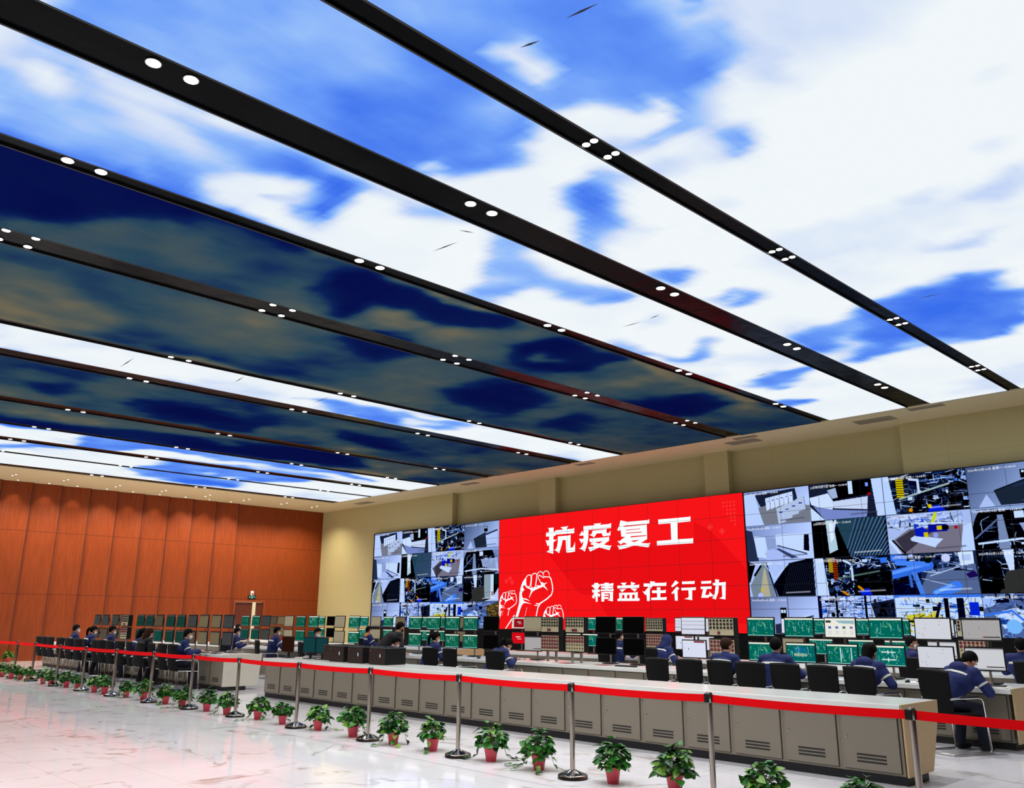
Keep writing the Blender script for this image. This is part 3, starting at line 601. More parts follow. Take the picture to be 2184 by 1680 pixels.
# ------------------------------------------------------------------ video wall
GLYPHS=[[[(-20879,4738),(-20603,4738),(-20605,4578),(-20508,4610),(-20507,4635),(-20142,4629),(-20271,4727),(-19986,4732),(-19900,4745),(-19987,4637),(-19706,4631),(-19630,4656),(-19633,4476),(-20509,4483),(-20527,4440),(-20615,4439),(-20616,4312),(-20441,4308),(-20617,4223),(-20629,3826),(-20964,3906),(-20822,3962),(-20829,4134),(-20910,4106),(-20998,4328),(-20944,4306),(-20828,4305),(-20827,4439),(-20979,4443),(-20969,4583),(-20835,4581),(-20834,4696)]],[[(-20405,4413),(-19905,4413),(-19802,4437),(-19818,3991),(-19725,3992),(-19657,4068),(-19604,4183),(-19602,3856),(-19744,3838),(-19981,3832),(-20015,3864),(-20035,4270),(-20181,4273),(-20217,4137),(-20270,4002),(-20350,3831),(-20462,3899),(-20593,3956),(-20496,3977),(-20443,4074),(-20407,4236)]],[[(-19212,4683),(-18691,4676),(-18762,4730),(-18497,4729),(-18425,4748),(-18474,4678),(-18088,4674),(-17993,4703),(-17998,4536),(-18986,4538),(-19000,4251),(-19053,4071),(-19164,3828),(-19294,3901),(-19417,3945),(-19326,3964),(-19258,4046),(-19223,4154),(-19264,4157),(-19306,4104),(-19419,4270),(-19213,4258),(-19211,4368),(-19409,4375),(-19273,4533),(-19250,4475),(-19209,4460)]],[[(-18824,4502),(-18265,4512),(-18201,4538),(-18198,4394),(-18128,4377),(-18080,4398),(-18024,4460),(-18037,4299),(-18334,4282),(-18381,4321),(-18402,4395),(-18633,4398),(-18666,4352),(-18749,4272),(-18828,4326),(-18957,4370),(-18884,4378),(-18834,4423)]],[[(-18951,4248),(-18163,4248),(-18099,4279),(-18088,4136),(-18326,4012),(-18062,3962),(-18000,3982),(-18082,3820),(-18314,3874),(-18526,3933),(-18929,3816),(-19015,3966),(-18829,3968),(-18739,3999),(-18915,4063),(-18825,4119),(-18946,4138)],[(-18736,4120),(-18433,4126),(-18363,4116),(-18530,4060)]],[[(-17597,4759),(-17311,4687),(-16507,4682),(-16430,4706),(-16436,4572),(-16535,4567),(-16541,4086),(-16798,3980),(-16509,3951),(-16425,3965),(-16491,3824),(-16787,3870),(-17056,3915),(-17412,3849),(-17677,3819),(-17753,3954),(-17649,3942),(-17329,3974),(-17485,4032),(-17623,3978),(-17748,4097),(-17660,4092),(-17415,4214),(-17583,4225),(-17599,4457),(-17665,4418),(-17745,4455),(-17659,4581)],[(-17483,4555),(-17402,4575),(-16635,4568),(-16555,4572),(-16563,4539),(-17468,4536)],[(-17383,4436),(-16810,4440),(-16803,4421),(-17376,4411)],[(-17387,4337),(-16745,4337),(-16738,4312),(-17380,4311)],[(-17218,4195),(-17162,4217),(-16554,4215),(-16590,4187),(-17195,4176)],[(-17214,4072),(-16871,4082),(-16864,4069),(-17059,4026)]],[[(-16085,4667),(-14926,4660),(-14876,4680),(-14878,4521),(-15360,4516),(-15380,4010),(-14879,4003),(-14816,4022),(-14821,3860),(-16167,3866),(-16164,4003),(-15617,4007),(-15620,4518),(-16084,4522)]],[[(-18770,2783),(-18604,2779),(-18597,2750),(-18511,2718),(-18617,2586),(-18609,2568),(-18539,2567),(-18541,2485),(-18627,2481),(-18628,2445),(-18519,2420),(-18561,2328),(-18630,2369),(-18643,2177),(-18721,2178),(-18725,2341),(-18757,2348),(-18782,2266),(-18884,2326),(-18785,2471),(-18864,2479),(-18870,2561),(-18735,2571),(-18899,2704),(-18763,2742)]],[[(-18510,2742),(-18339,2744),(-18338,2779),(-18153,2774),(-18146,2739),(-17954,2763),(-17964,2671),(-18156,2669),(-18156,2656),(-17973,2652),(-17977,2594),(-18158,2594),(-18159,2565),(-17952,2578),(-17962,2506),(-18509,2514),(-18507,2566),(-18313,2568),(-18312,2594),(-18483,2607),(-18481,2659),(-18310,2659),(-18310,2679),(-18504,2683)]],[[(-18478,2484),(-17978,2487),(-17995,2182),(-18230,2225),(-18122,2253),(-18117,2437),(-18355,2435),(-18356,2406),(-18164,2403),(-18165,2357),(-18358,2354),(-18359,2319),(-18166,2317),(-18168,2265),(-18360,2261),(-18362,2180),(-18479,2181)]],[[(-17667,2762),(-17487,2757),(-17413,2773),(-17483,2677),(-17239,2677),(-17242,2785),(-17055,2730),(-17166,2676),(-16977,2677),(-16907,2692),(-16923,2586),(-17242,2589),(-17010,2559),(-16989,2565),(-17094,2471),(-17286,2590),(-17404,2592),(-17609,2463),(-17719,2551),(-17464,2569),(-17434,2591),(-17800,2587),(-17797,2673),(-17550,2673)]],[[(-17730,2448),(-17058,2448),(-16978,2469),(-16986,2262),(-16914,2272),(-16924,2188),(-17806,2192),(-17803,2260),(-17728,2271)],[(-17605,2383),(-17516,2382),(-17520,2268),(-17616,2269)],[(-17405,2380),(-17309,2379),(-17313,2266),(-17416,2267)],[(-17199,2383),(-17104,2381),(-17109,2263),(-17211,2264)]],[[(-16487,2777),(-16284,2761),(-16313,2723),(-15946,2719),(-15864,2733),(-15876,2624),(-16395,2630),(-16498,2521),(-16520,2179),(-16626,2180),(-16638,2380),(-16695,2369),(-16791,2482),(-16706,2464),(-16550,2617),(-16735,2621),(-16738,2716),(-16475,2710)]],[[(-16229,2593),(-16097,2591),(-16102,2492),(-15957,2495),(-15895,2515),(-15907,2412),(-16106,2410),(-16112,2284),(-15954,2287),(-15878,2297),(-15883,2205),(-16463,2206),(-16466,2277),(-16229,2285),(-16237,2417),(-16418,2415),(-16421,2498),(-16233,2494)]],[[(-15526,2780),(-15403,2709),(-15654,2568),(-15690,2609)]],[[(-15486,2600),(-15396,2540),(-15465,2479),(-15470,2178),(-15574,2179),(-15585,2401),(-15618,2406),(-15664,2371),(-15695,2403)]],[[(-15293,2738),(-14861,2740),(-14829,2752),(-14845,2660),(-15286,2662)]],[[(-15330,2552),(-14819,2559),(-14802,2572),(-14813,2480),(-14940,2478),(-14952,2186),(-15234,2228),(-15102,2262),(-15068,2296),(-15074,2481),(-15318,2477)]],[[(-14608,2729),(-14295,2734),(-14259,2746),(-14269,2659),(-14602,2654)]],[[(-14638,2577),(-14254,2577),(-14264,2500),(-14424,2503),(-14491,2332),(-14403,2330),(-14345,2355),(-14340,2437),(-14209,2310),(-14241,2294),(-14365,2278),(-14388,2248),(-14632,2251),(-14554,2501),(-14632,2503)]],[[(-14129,2768),(-13992,2764),(-13997,2674),(-13770,2690),(-13813,2195),(-14026,2231),(-13928,2264),(-13912,2289),(-13912,2591),(-14008,2593),(-14035,2410),(-14140,2194),(-14265,2242),(-14211,2276),(-14219,2319),(-14166,2344),(-14136,2497),(-14119,2596),(-14206,2602),(-14212,2671),(-14120,2673)]]]
FIST_POLYS=[[(-22517,1659),(-22326,2156),(-22309,2512),(-22233,2748),(-22138,2918),(-21946,3098),(-21832,3154),(-21737,3144),(-21708,3124),(-21775,3130),(-21870,3115),(-21965,3046),(-21993,2848),(-21964,2742),(-22041,2784),(-22118,2772),(-22137,2720),(-22050,2613),(-22117,2588),(-22184,2510),(-22183,2431),(-22135,2338),(-21944,2316),(-21774,2230),(-21944,2271),(-22135,2299),(-22077,2233),(-21680,2125),(-21925,2160),(-22077,2167),(-22191,2090),(-22401,1659)],[(-21214,2881),(-21067,2826),(-20902,2860),(-21030,2799),(-21058,2748),(-20976,2682),(-20886,2565),(-21013,2657),(-21141,2711),(-21325,2664),(-21530,2603),(-21661,2540),(-21755,2424),(-21812,2334),(-21821,2373),(-21736,2541),(-21736,2607),(-21812,2654),(-21926,2689),(-22041,2757),(-21926,2728),(-21736,2685),(-21549,2694),(-21362,2729),(-21233,2739)]]
FIST_STROKES=[(29,[(-21975,3033),(-21927,3104),(-21832,3141),(-21746,3131),(-21727,3078),(-21718,2999),(-21755,2803),(-21803,2726),(-21869,2721),(-21955,2755),(-21984,2875),(-21975,3033)]),(29,[(-21690,3117),(-21605,3180),(-21473,3182),(-21436,3135),(-21455,2992),(-21511,2732),(-21586,2675),(-21680,2684),(-21727,2750),(-21689,2998),(-21690,3117)]),(29,[(-21417,3121),(-21361,3217),(-21249,3246),(-21157,3204),(-21111,3125)]),(29,[(-21417,3134),(-21445,2952),(-21492,2758)]),(29,[(-21084,3007),(-21213,3076),(-21324,3118),(-21361,3067),(-21343,2989),(-21269,2896),(-21214,2816),(-21233,2739),(-21455,2757)]),(29,[(-21102,3072),(-21120,3164),(-21065,3234),(-20973,3250),(-20882,3227),(-20837,3155),(-20810,3038),(-21084,3052),(-21102,3072)]),(45,[(-20810,3038),(-20739,2959),(-20686,2778),(-20660,2599),(-20725,2435),(-20942,2298),(-21271,2148),(-21382,2007),(-21438,1828),(-21475,1675)]),(36,[(-21474,2149),(-21363,2123),(-21271,2148)]),(26,[(-21549,2086),(-21382,2072)]),(11,[(-21924,2010),(-22037,1686)])]
LONG_SHADOW=[[(-20880,3828),(-18740,3891),(-16498,3848),(-14831,3865),(-14750,4510),(-14136,4143),(-13050,3017),(-13046,1528),(-18038,1489),(-18828,2443),(-19093,2370),(-19465,2473)]]

YV=21.9
M_feed=emis('feed_image',(1,1,1,1),1.0,attr=True); M_red=emis('slogan_red',rgb(246,20,24),1.0); M_red2=emis('slogan_deep_red',rgb(232,14,20),1.0); M_ink=emis('slogan_white',rgb(244,252,255),1.05); M_pink=emis('slogan_pink',rgb(250,90,110),1.0)
M_bez=mat('thin_bezel',rgb(30,16,20),.5)
WH=(226,234,252); LG=(176,188,220); MG=(120,130,158); DG=(58,64,82); BK=(12,14,22); BL=(36,66,214); YE=(236,206,40); SKB=(88,140,228)
IND=[BK,BK,BK,(30,36,48),(60,76,110),(110,130,170),(170,190,230),(222,232,255),(24,30,70)]
def feeds():
    F=[]
    def new(c=LG): p=Paint(240,120,c); F.append(p); return p
    p=new(); p.grad((150,158,190),(212,220,246),.6); p.poly([(.18,.12),(.8,.03),(.84,.5),(.3,.6),(.24,.4)],DG); p.poly([(.22,.5),(.5,.38),(1,.55),(1,1),(.3,1)],(150,146,150))
    for k in range(6): p.poly([(.34+.07*k,.24-.02*k),(.41+.07*k,.22-.02*k),(.41+.07*k,.55-.03*k),(.35+.07*k,.6-.03*k)],(228,232,244)); p.line([(.42+.07*k,.22),(.42+.07*k,.52)],.006,MG); p.rect(.37+.07*k,.32-.02*k,.4+.07*k,.34-.02*k,(40,60,150))
    for k in range(4): p.poly([(.5+.1*k,.56-.07*k),(.62+.1*k,.5-.07*k),(.64+.1*k,.95-.1*k),(.52+.1*k,1-.1*k)],(206,210,224)); p.line([(.62+.1*k,.5-.07*k),(.64+.1*k,.95-.1*k)],.007,MG); p.rect(.54+.1*k,.66-.07*k,.59+.1*k,.69-.07*k,(40,60,150))
    p.poly([(0,.1),(.18,.1),(.28,1),(0,1)],(214,222,248))
    p=new(DG); p.poly([(.28,0),(.86,0),(.84,.4),(.3,.5)],BK); p.rect(.55,.0,.61,.36,WH); p.poly([(.0,.36),(.27,.28),(.36,.62),(.28,.78),(.02,.55)],(232,236,250)); p.poly([(.26,.2),(.38,.15),(.4,.42),(.32,.44)],(190,196,214)); p.poly([(.3,.52),(.8,.46),(.78,.8),(.34,.7)],(226,226,236)); p.poly([(.05,.6),(.34,.74),(.78,.84),(.76,1),(.2,1)],(150,158,200)); p.poly([(.86,0),(1,0),(1,1),(.9,1)],(218,226,252)); p.disc(.82,.4,.02,(210,20,40)); p.poly([(0,.6),(.2,1),(0,1)],WH); p.rect(.78,.1,.82,.2,(150,170,240))
    p=new((46,54,72)); p.clutter(11,330,(.08,.04,1,1),IND,.011,.2); p.poly([(.45,.45),(1,.3),(1,1),(.3,1)],BK,.6); p.clutter(12,110,(.4,.4,1,.95),IND,.007,.16); p.rect(.17,.08,.26,.6,YE); [p.line([(.17,.1+k*.06),(.26,.12+k*.06)],.01,(70,60,10)) for k in range(9)]; p.line([(.2,.62),(.8,.34)],.022,(190,200,190)); p.line([(.34,.14),(.44,.18),(.44,.5)],.03,(220,226,236)); p.poly([(.55,.86),(.66,.84),(.74,1),(.52,1)],BL); p.disc(.55,.86,.025,YE); p.disc(.32,.92,.025,(250,160,30)); p.poly([(0,0),(.08,0),(.14,1),(0,1)],(214,224,250)); p.clutter(13,30,(.5,0,1,.3),[WH,LG,SKB,BK],.012,.2)
    p=new(); p.grad((100,112,140),(190,202,232),.4); p.poly([(.28,.62),(.62,.42),(.66,.98),(.34,.98)],(62,72,84)); p.poly([(.62,.45),(.95,.36),(.95,.9),(.66,.95)],(206,214,240)); p.line([(.3,.62),(.62,.42),(.7,.5)],.014,(40,46,58)); p.rect(.58,.18,.68,.38,(24,28,40)); p.rect(.595,.21,.62,.26,WH); p.rect(.64,.21,.665,.26,WH); p.line([(.5,.55),(.94,.36)],.03,(70,78,100)); p.poly([(.1,1),(.2,.7),(.28,1)],(200,208,236))
    p=new(); p.grad((150,160,196),(214,222,250),.2); p.poly([(0,.1),(.1,.16),(.18,1),(0,1)],(70,78,100)); p.poly([(.12,.3),(.3,.34),(.34,.95),(.16,.9)],(222,230,250)); p.poly([(.3,.36),(.46,.4),(.46,.66),(.32,.7)],(170,178,206)); p.poly([(.46,.3),(.98,.3),(.94,.86),(.46,.6)],(224,230,250)); p.line([(.48,.6),(.9,.86)],.014,(60,66,86)); p.poly([(.42,.7),(.5,.68),(.78,.96),(.66,.97)],(84,92,120)); p.poly([(.88,.34),(.95,.34),(.94,.8),(.86,.76)],(34,38,52)); p.line([(.3,.82),(.38,.98)],.03,(226,190,60)); p.poly([(.3,.72),(.46,.7),(.7,1),(.3,1)],(196,204,236))
    p=new(BK); p.poly([(.2,.0),(.3,.0),(.34,.8),(.22,.9)],(206,220,220)); p.poly([(.24,.1),(.3,.1),(.3,.5),(.25,.6)],(250,250,250)); p.poly([(.36,.0),(.98,-.05),(.98,1),(.5,1),(.34,.3)],(70,96,108))
    for k in range(30): p.line([(.42+k*.02,1),(.62+k*.028,0)],.006+.004*(k/30),(10,12,18) if k%2 else (130,150,190))
    p.poly([(0,0),(.2,0),(.2,1),(0,1)],(16,18,26)); p.poly([(.3,.2),(.36,.2),(.5,1),(.42,1)],(26,28,36)); p.line([(.34,.0),(.3,.3)],.03,WH)
    p=new((196,204,232)); p.clutter(31,110,(0,.04,.9,.4),[WH,WH,BK,LG,MG,(60,90,200)],.01,.2); p.poly([(.06,.66),(.26,.4),(.9,.36),(.86,1),(.16,1)],(150,138,146)); p.poly([(.1,.64),(.3,.42),(.6,.42),(.2,.98)],(74,70,80),.8); p.poly([(.28,.62),(.34,.56),(.66,.68),(.58,.82),(.56,.88),(.28,.68)],(220,228,252)); p.poly([(.34,.4),(.44,.36),(.5,.5),(.46,.62),(.34,.58)],(34,60,190)); p.poly([(.5,.32),(.72,.3),(.72,.5),(.5,.5)],(30,46,160)); p.rect(.6,.36,.66,.46,YE); p.rect(.44,.5,.49,.62,YE); p.disc(.58,.58,.03,(170,180,230)); p.rect(.66,.36,.74,.46,BK); p.line([(.6,.06),(.56,.26)],.04,(226,226,60)); p.line([(.36,.26),(1,.34)],.02,WH); p.poly([(.9,.4),(1,.35),(1,1),(.84,1)],(216,224,250)); p.line([(.06,.66),(.2,1)],.02,BK); p.line([(.02,.66),(.14,1)],.03,WH); p.disc(.82,.42,.02,(200,30,60))
    p=new((150,160,190)); p.disc(.45,.72,.46,(26,30,42),sq=1.1); p.clutter(41,170,(.08,.3,.95,.95),IND,.009,.2); p.poly([(.28,.2),(.34,.2),(.38,1),(.26,1)],(150,160,184)); p.poly([(.5,.42),(.95,.4),(1,.9),(.55,.7)],(206,214,240),.8); p.line([(.02,.72),(.28,.3)],.02,(120,130,160)); p.line([(.05,.85),(.5,.78),(1,.86)],.025,WH); p.rect(.0,.0,1,.1,(170,184,214)); p.rect(.46,.14,.56,.3,WH)
    p=new((200,210,240)); p.poly([(.02,.7),(.2,.1),(.3,.05),(.4,1),(.05,1)],(150,156,160)); p.poly([(.16,1),(.245,.2),(.27,.24),(.32,1)],(206,190,156)); p.line([(.1,.4),(.2,.15)],.03,BK); p.line([(.3,.15),(.42,1)],.02,(30,44,90)); p.poly([(.62,.1),(.98,-.02),(.98,1),(.44,1),(.38,.66)],(34,38,48)); [p.line([(.5+k*.03,1),(.66+k*.03,.1)],.006,(70,76,90)) for k in range(16)]; p.poly([(0,0),(.12,.1),(.02,.6),(0,.6)],BK); p.disc(.17,.97,.04,(200,206,250)); p.line([(.26,.1),(.4,.5),(.62,.12)],.01,WH); p.disc(.2,.8,.02,YE)
    p=new((40,46,60)); p.clutter(51,330,(.12,.02,1,1),IND,.011,.2); p.poly([(.6,.3),(1,.4),(1,1),(.5,1)],BK,.75); p.poly([(0,0),(.12,0),(.17,1),(0,1)],(222,230,254)); p.rect(.25,.05,.31,.6,(176,80,28)); p.rect(.19,.02,.25,.4,(190,160,50)); [p.line([(.25,.08+k*.06),(.31,.1+k*.06)],.01,(60,26,12)) for k in range(9)]; p.line([(.3,.56),(.85,.4)],.022,(110,130,120)); p.line([(.4,.1),(.5,.2),(.5,.6)],.03,(224,230,240)); p.poly([(.58,.86),(.7,.82),(.74,1),(.6,1)],BL); p.line([(.57,.78),(.62,.86)],.03,(240,160,40)); p.line([(.36,.9),(.42,.98)],.03,(240,150,30)); p.clutter(52,30,(.45,.0,1,.3),[WH,LG,SKB,BK],.012,.2)
    p=new((60,72,100)); p.poly([(.45,.42),(.98,.3),(1,1),(.3,1)],(116,128,156)); p.clutter(61,120,(0,.0,.95,.45),IND+[WH,LG],.010,.22); p.poly([(0,.5),(.36,.4),(.34,1),(0,1)],(30,38,64)); p.clutter(62,30,(0,.45,.34,.95),[BK,(40,60,120),(70,90,140)],.012,.2)
    p.line([(.0,.08),(.16,.12)],.09,SKB); p.line([(.02,.5),(.26,.4),(.46,.3)],.11,(84,134,222)); p.line([(.02,.46),(.24,.36),(.44,.27)],.04,(128,174,246)); p.line([(.08,.22),(.44,.27)],.06,(104,154,236)); p.line([(.28,.5),(.35,1)],.06,(104,150,226)); p.line([(.22,.5),(.23,.8)],.035,(90,130,200)); p.line([(.52,1),(.74,.82)],.12,(94,146,232)); p.line([(.5,.96),(.72,.78)],.04,(140,184,248)); p.disc(.75,.82,.06,(94,146,232))
    p.poly([(.8,.02),(.97,.0),(.97,.3),(.82,.34)],(236,240,252)); p.rect(.84,.08,.94,.22,(206,214,236)); p.disc(.66,.14,.05,(226,222,240)); p.poly([(.86,.54),(.96,.46),(1,.6),(.9,.64)],(66,46,104)); p.disc(.45,.15,.05,(36,48,46)); p.line([(.36,.62),(.72,.82)],.009,(200,206,220)); p.line([(.46,.56),(.8,.36)],.009,WH)
    p=new((30,32,38)); p.poly([(.08,.04),(.6,.0),(.6,.4),(.3,.6),(.1,.4)],(46,50,60)); p.clutter(71,100,(0,.0,.5,.7),IND,.012,.3); p.poly([(.28,0),(.4,0),(.38,.55),(.34,.58)],(226,232,250)); p.rect(.6,.0,.78,.9,(168,176,176)); p.rect(.78,.0,.86,.9,(230,236,240)); p.poly([(.3,.5),(.6,.42),(.62,.98),(.2,1)],(82,80,76)); p.poly([(.86,.0),(1,.0),(1,.36),(.9,.4)],(36,60,62)); p.poly([(.82,.9),(1,.5),(1,1),(.6,1)],(214,222,240)); p.rect(.81,.64,.84,.8,(200,20,36)); p.poly([(.14,.3),(.24,.3),(.26,.9),(.16,.96)],(20,22,28))
    p=new(); p.grad((130,138,168),(206,214,244),.5); p.rect(.45,.3,.54,.62,(26,30,42)); p.rect(.46,.36,.49,.44,WH); p.rect(.5,.36,.53,.44,WH); p.line([(.57,0),(.57,1)],.01,(120,128,160)); p.poly([(.36,.75),(.6,.66),(.6,1),(.36,1)],(70,78,96)); p.poly([(.6,.66),(.84,.5),(.94,.56),(.94,1),(.6,1)],(226,232,252)); [p.line([(.62+.05*k,.7-.035*k),(.72+.05*k,.64-.03*k)],.016,(60,66,84)) for k in range(5)]
    p=new((206,216,252)); [p.line([(0,.1+k*.16),(1,.2+k*.16)],.006,(60,70,110)) for k in range(6)]; [p.line([(.05+k*.13,1),(.2+k*.1,0)],.006,(60,70,110)) for k in range(8)]; p.clutter(81,170,(.0,.0,1,.6),[BK,BK,(20,26,70),SKB,WH,LG],.008,.2); p.rect(.24,.0,.27,1,BK); p.rect(.62,.0,.65,1,BK); p.poly([(.06,1),(.24,.6),(.26,.68),(.12,1)],(30,50,200)); p.poly([(.7,.2),(1,.1),(1,1),(.8,1)],(20,26,40),.8); p.rect(0,0,.05,1,(30,36,70))
    p=new((220,230,255)); p.clutter(91,190,(0,.0,1,.9),[BK,BK,SKB,(30,50,140),MG,WH,(240,220,60),(250,220,50)],.008,.24); p.poly([(.12,.5),(.5,.4),(.52,.86),(.14,.9)],(236,206,50),.8); p.clutter(92,70,(.1,.4,.55,.9),[(250,230,80),BK,WH,(90,90,40)],.012,.2); p.poly([(.4,.9),(.52,.2),(.55,.2),(.44,.95)],(24,32,60)); p.rect(.58,.1,.63,1,(22,28,48)); p.rect(.72,.1,.8,.9,(30,40,60)); p.rect(.86,.2,.96,.5,(40,70,210)); p.rect(0,0,1,.08,SKB)
    p=new((110,126,164)); p.poly([(0,.1),(.35,.0),(.28,.16),(0,.36)],(190,206,240)); p.poly([(.1,.45),(.4,.3),(.46,.6),(.2,.8)],(222,230,252)); p.clutter(95,190,(.0,.0,1,1),[BK,(30,40,60),SKB,LG,(60,90,150),WH],.009,.2); p.poly([(.66,.2),(1,.0),(1,.8),(.7,.9)],(96,76,38),.7); p.clutter(96,80,(.66,.1,1,.8),[(140,110,50),(40,34,24),(190,150,70)],.012,.15); p.disc(.3,.75,.08,(150,200,240)); p.line([(0,.5),(.3,.4),(.5,.8)],.025,SKB)
    for q,p in enumerate(F):
        p.a=np.clip((p.a-.5)*1.22+.42,0,1)*np.array((.86,.93,1.02))
        p.rect(.06,.045,.3,.075,(236,240,250) if q%4 in(1,2) else (40,44,60),.55)
        p.line([(.56,.9),(.9,.88)],.02,(240,244,255) if q in(2,5,7,8,9,10,11) else (60,66,90),.5)
        p.rect(0,0,.006,1,(30,34,50)); p.rect(0,0,1,.012,(30,34,50))
    return F
FE=feeds()
FNAME=['equipment cabinets room','bare corner room with white block','pipework with yellow ladder','grey wall with small dark door','pale room with dark doorway','dark aisle beside striped cladding','two blue pumps on a plinth','curved view of plant machinery','narrow walkway beside dark cladding','pipework with rust-red ladder','thick blue pipes','dark workshop with white pillar','pale wall with steps','tiled floor with dark posts','yellow machinery','pale blue pipes']
vw=thing('video_wall','wide wall of display panels: red slogan between two blocks of camera feeds','video wall',(0,YV,0))
part('wall_cabinet', MB().box(-31.56,-4.92,.012,.14,1.22,5.23), M_matte, vw)
part('plinth', MB().box(-31.6,-4.88,.0,.14,.0,1.235), M_matte, vw)
fw=8.06/4; fh=3.95/4
FM=[p.mesh('camera_feed',fw,fh,M_feed) for p in FE]
for s,x0 in ((0,-31.48),(1,-13.02)):
    for q in range(16):
        r,c=divmod(q,4)
        o=part('camera_feed',FM[q],None,vw,label='camera picture of %s on the %s block'%(FNAME[q],('left','right')[s])); o.location=(x0+fw*(c+.5),.004,5.215-fh*(r+.5))
# slogan screen
sg=part('slogan_screen', MB().box(-23.4,-13.06,-.002,.011,1.26,5.222), M_red, vw, label='bright red screen with white slogan and raised fists')
def mm(l,dy): return [[(a/1000,b/1000) for a,b in q] for q in l]
part('diagonal_band', MB().poly(mm(LONG_SHADOW,0),-.004), M_red2, sg)
LETTERS=MB(); 
for g in GLYPHS: LETTERS.poly(mm(g,0),-.007)
part('slogan_lettering', LETTERS, M_ink, sg, label='white slogan lettering')
def fist(f, fore=False, low=0.0):
    b=MB()
    for q in FIST_POLYS: b.poly([[f(a/1000,c/1000) for a,c in q]],-.007)
    for w,q in FIST_STROKES:
        k=f(0,0); k2=f(1,0); b.stroke([f(a/1000,c/1000) for a,c in q],w/1000*(k2[0]-k[0])*(1.05 if abs(k2[0]-k[0])>.9 else 1.2),-.008)
    return b
part('raised_fist', fist(lambda x,z:(x,z)), M_ink, sg)
k1=.56; b=fist(lambda x,z:(-23.372+(x+22.314)*k1, 2.638+(z-3.296)*k1)); b.stroke([(-22.56,1.75),(-22.8,1.5),(-23.02,1.27)],.045,-.008); b.stroke([(-23.26,1.9),(-23.37,1.6)],.06,-.008)
# cut what would fall outside the screen
b.v=[(max(p[0],-23.39),p[1],max(p[2],1.265)) for p in b.v]; part('raised_fist',b,M_ink,sg)
k1=.6; b=fist(lambda x,z:(-21.161+(x+22.314)*k1, 2.115+(z-3.296)*k1)); b.v=[(p[0],p[1],max(p[2],1.265)) for p in b.v]; part('raised_fist',b,M_ink,sg)
deco=MB()
for k in range(7):
    for q in range(4-k//2): deco.box(-13.35-q*.12-.03,-13.35-q*.12+.03,-.005,-.003,4.98-k*.11-.03,4.98-k*.11+.03)
for x,z in ((-14.2,4.3),(-13.8,4.15),(-23.0,2.95),(-22.8,3.05),(-22.7,2.9)): deco.box(x-.09,x+.09,-.005,-.003,z-.03,z+.03).box(x-.03,x+.03,-.005,-.003,z-.09,z+.09)
part('faint_pattern', deco, emis('slogan_faint',rgb(250,50,52),1.0), sg)
# joints between the display panels
g=MB()
for k in range(24): 
    x=-31.5+k*1.1543; g.box(x-.004,x+.004,-.009,-.0085,1.26,5.215)
for k in range(7): 
    z=1.26+k*.66; g.box(-31.5,-4.95,-.009,-.0085,z-.004,z+.004)
part('panel_joint', g, M_bez, vw)
# date and time printed over each camera picture
tc=bpy.data.curves.new('t','FONT'); tc.body='2020\u5e7403\u670816\u65e5 \u661f\u671f\u4e00 13:08:05'; tc.size=.075; tc.resolution_u=1
to=bpy.data.objects.new('t',tc); COL.objects.link(to); dg=bpy.context.evaluated_depsgraph_get(); dg.update(); tme=bpy.data.meshes.new_from_object(to.evaluated_get(dg)); bpy.data.objects.remove(to)
tme.transform(Matrix.Rotation(PI/2,4,'X')); tme.materials.clear(); tme.materials.append(emis('time_stamp_white',rgb(240,244,255),1.0))
tme.name='date_stamp'
for s,x0 in ((0,-31.48),(1,-13.02)):
    for q in range(16):
        r,c=divmod(q,4); o=link('date_stamp',tme,vw,(x0+fw*c+.06,-.011,5.215-fh*r-.12))
# ------------------------------------------------------------------ cabinets and worktops
CW=.66
def cabinet_proto():
    t=thing('console_cabinet','x','cabinet')
    part('cabinet_body', MB().box(-CW/2+.001,CW/2-.001,.016,.6,.09,.70), M_cab, t)
    part('plinth', MB().box(-CW/2,CW/2,.04,.58,0,.09), mat('black_plinth',rgb(22,22,26),.5), t)
    d=part('door', MB().rbox(-CW/2+.035,CW/2-.035,-.004,.014,.115,.675,.004), M_cab, t)
    v=MB()
    for k in range(3):
        z=.185+k*.034
        v.box(-.155,.155,-.0065,-.003,z,z+.017)
    part('vent',v,M_vent,d)
    part('lock',MB().lathe([(.011,0),(.011,.008),(.006,.01)],10,0,Matrix.Translation((-CW/2+.075,-.004,.43))@Matrix.Rotation(PI/2,4,'X')),M_steel,d)
    part('door_gap', MB().box(-CW/2+.029,CW/2-.029,.0135,.0158,.109,.681), M_vent, t)
    return t
cab=cabinet_proto(); used=False
def row_of_cabinets(x0,n,y,desc,end,group):
    global used
    for k in range(n):
        lab='%s, %s from its %s end'%(desc,ORD[k],end)
        x=x0-CW*(k+.5)
        if not used: cab['label']=lab; cab['group']=group; cab.location=(x,y,0); used=True
        else: dup(cab,(x,y,0),0,lab,group)
row_of_cabinets(-3.87,20,9.25,'grey vented cabinet under the front counter','right','cabinets under the front counter')
row_of_cabinets(-3.92,20,12.84,'grey vented cabinet under the second desk row','right','cabinets under the second desk row')
row_of_cabinets(-18.98,20,9.25,'grey vented cabinet of the far console row','right','cabinets of the far console row')
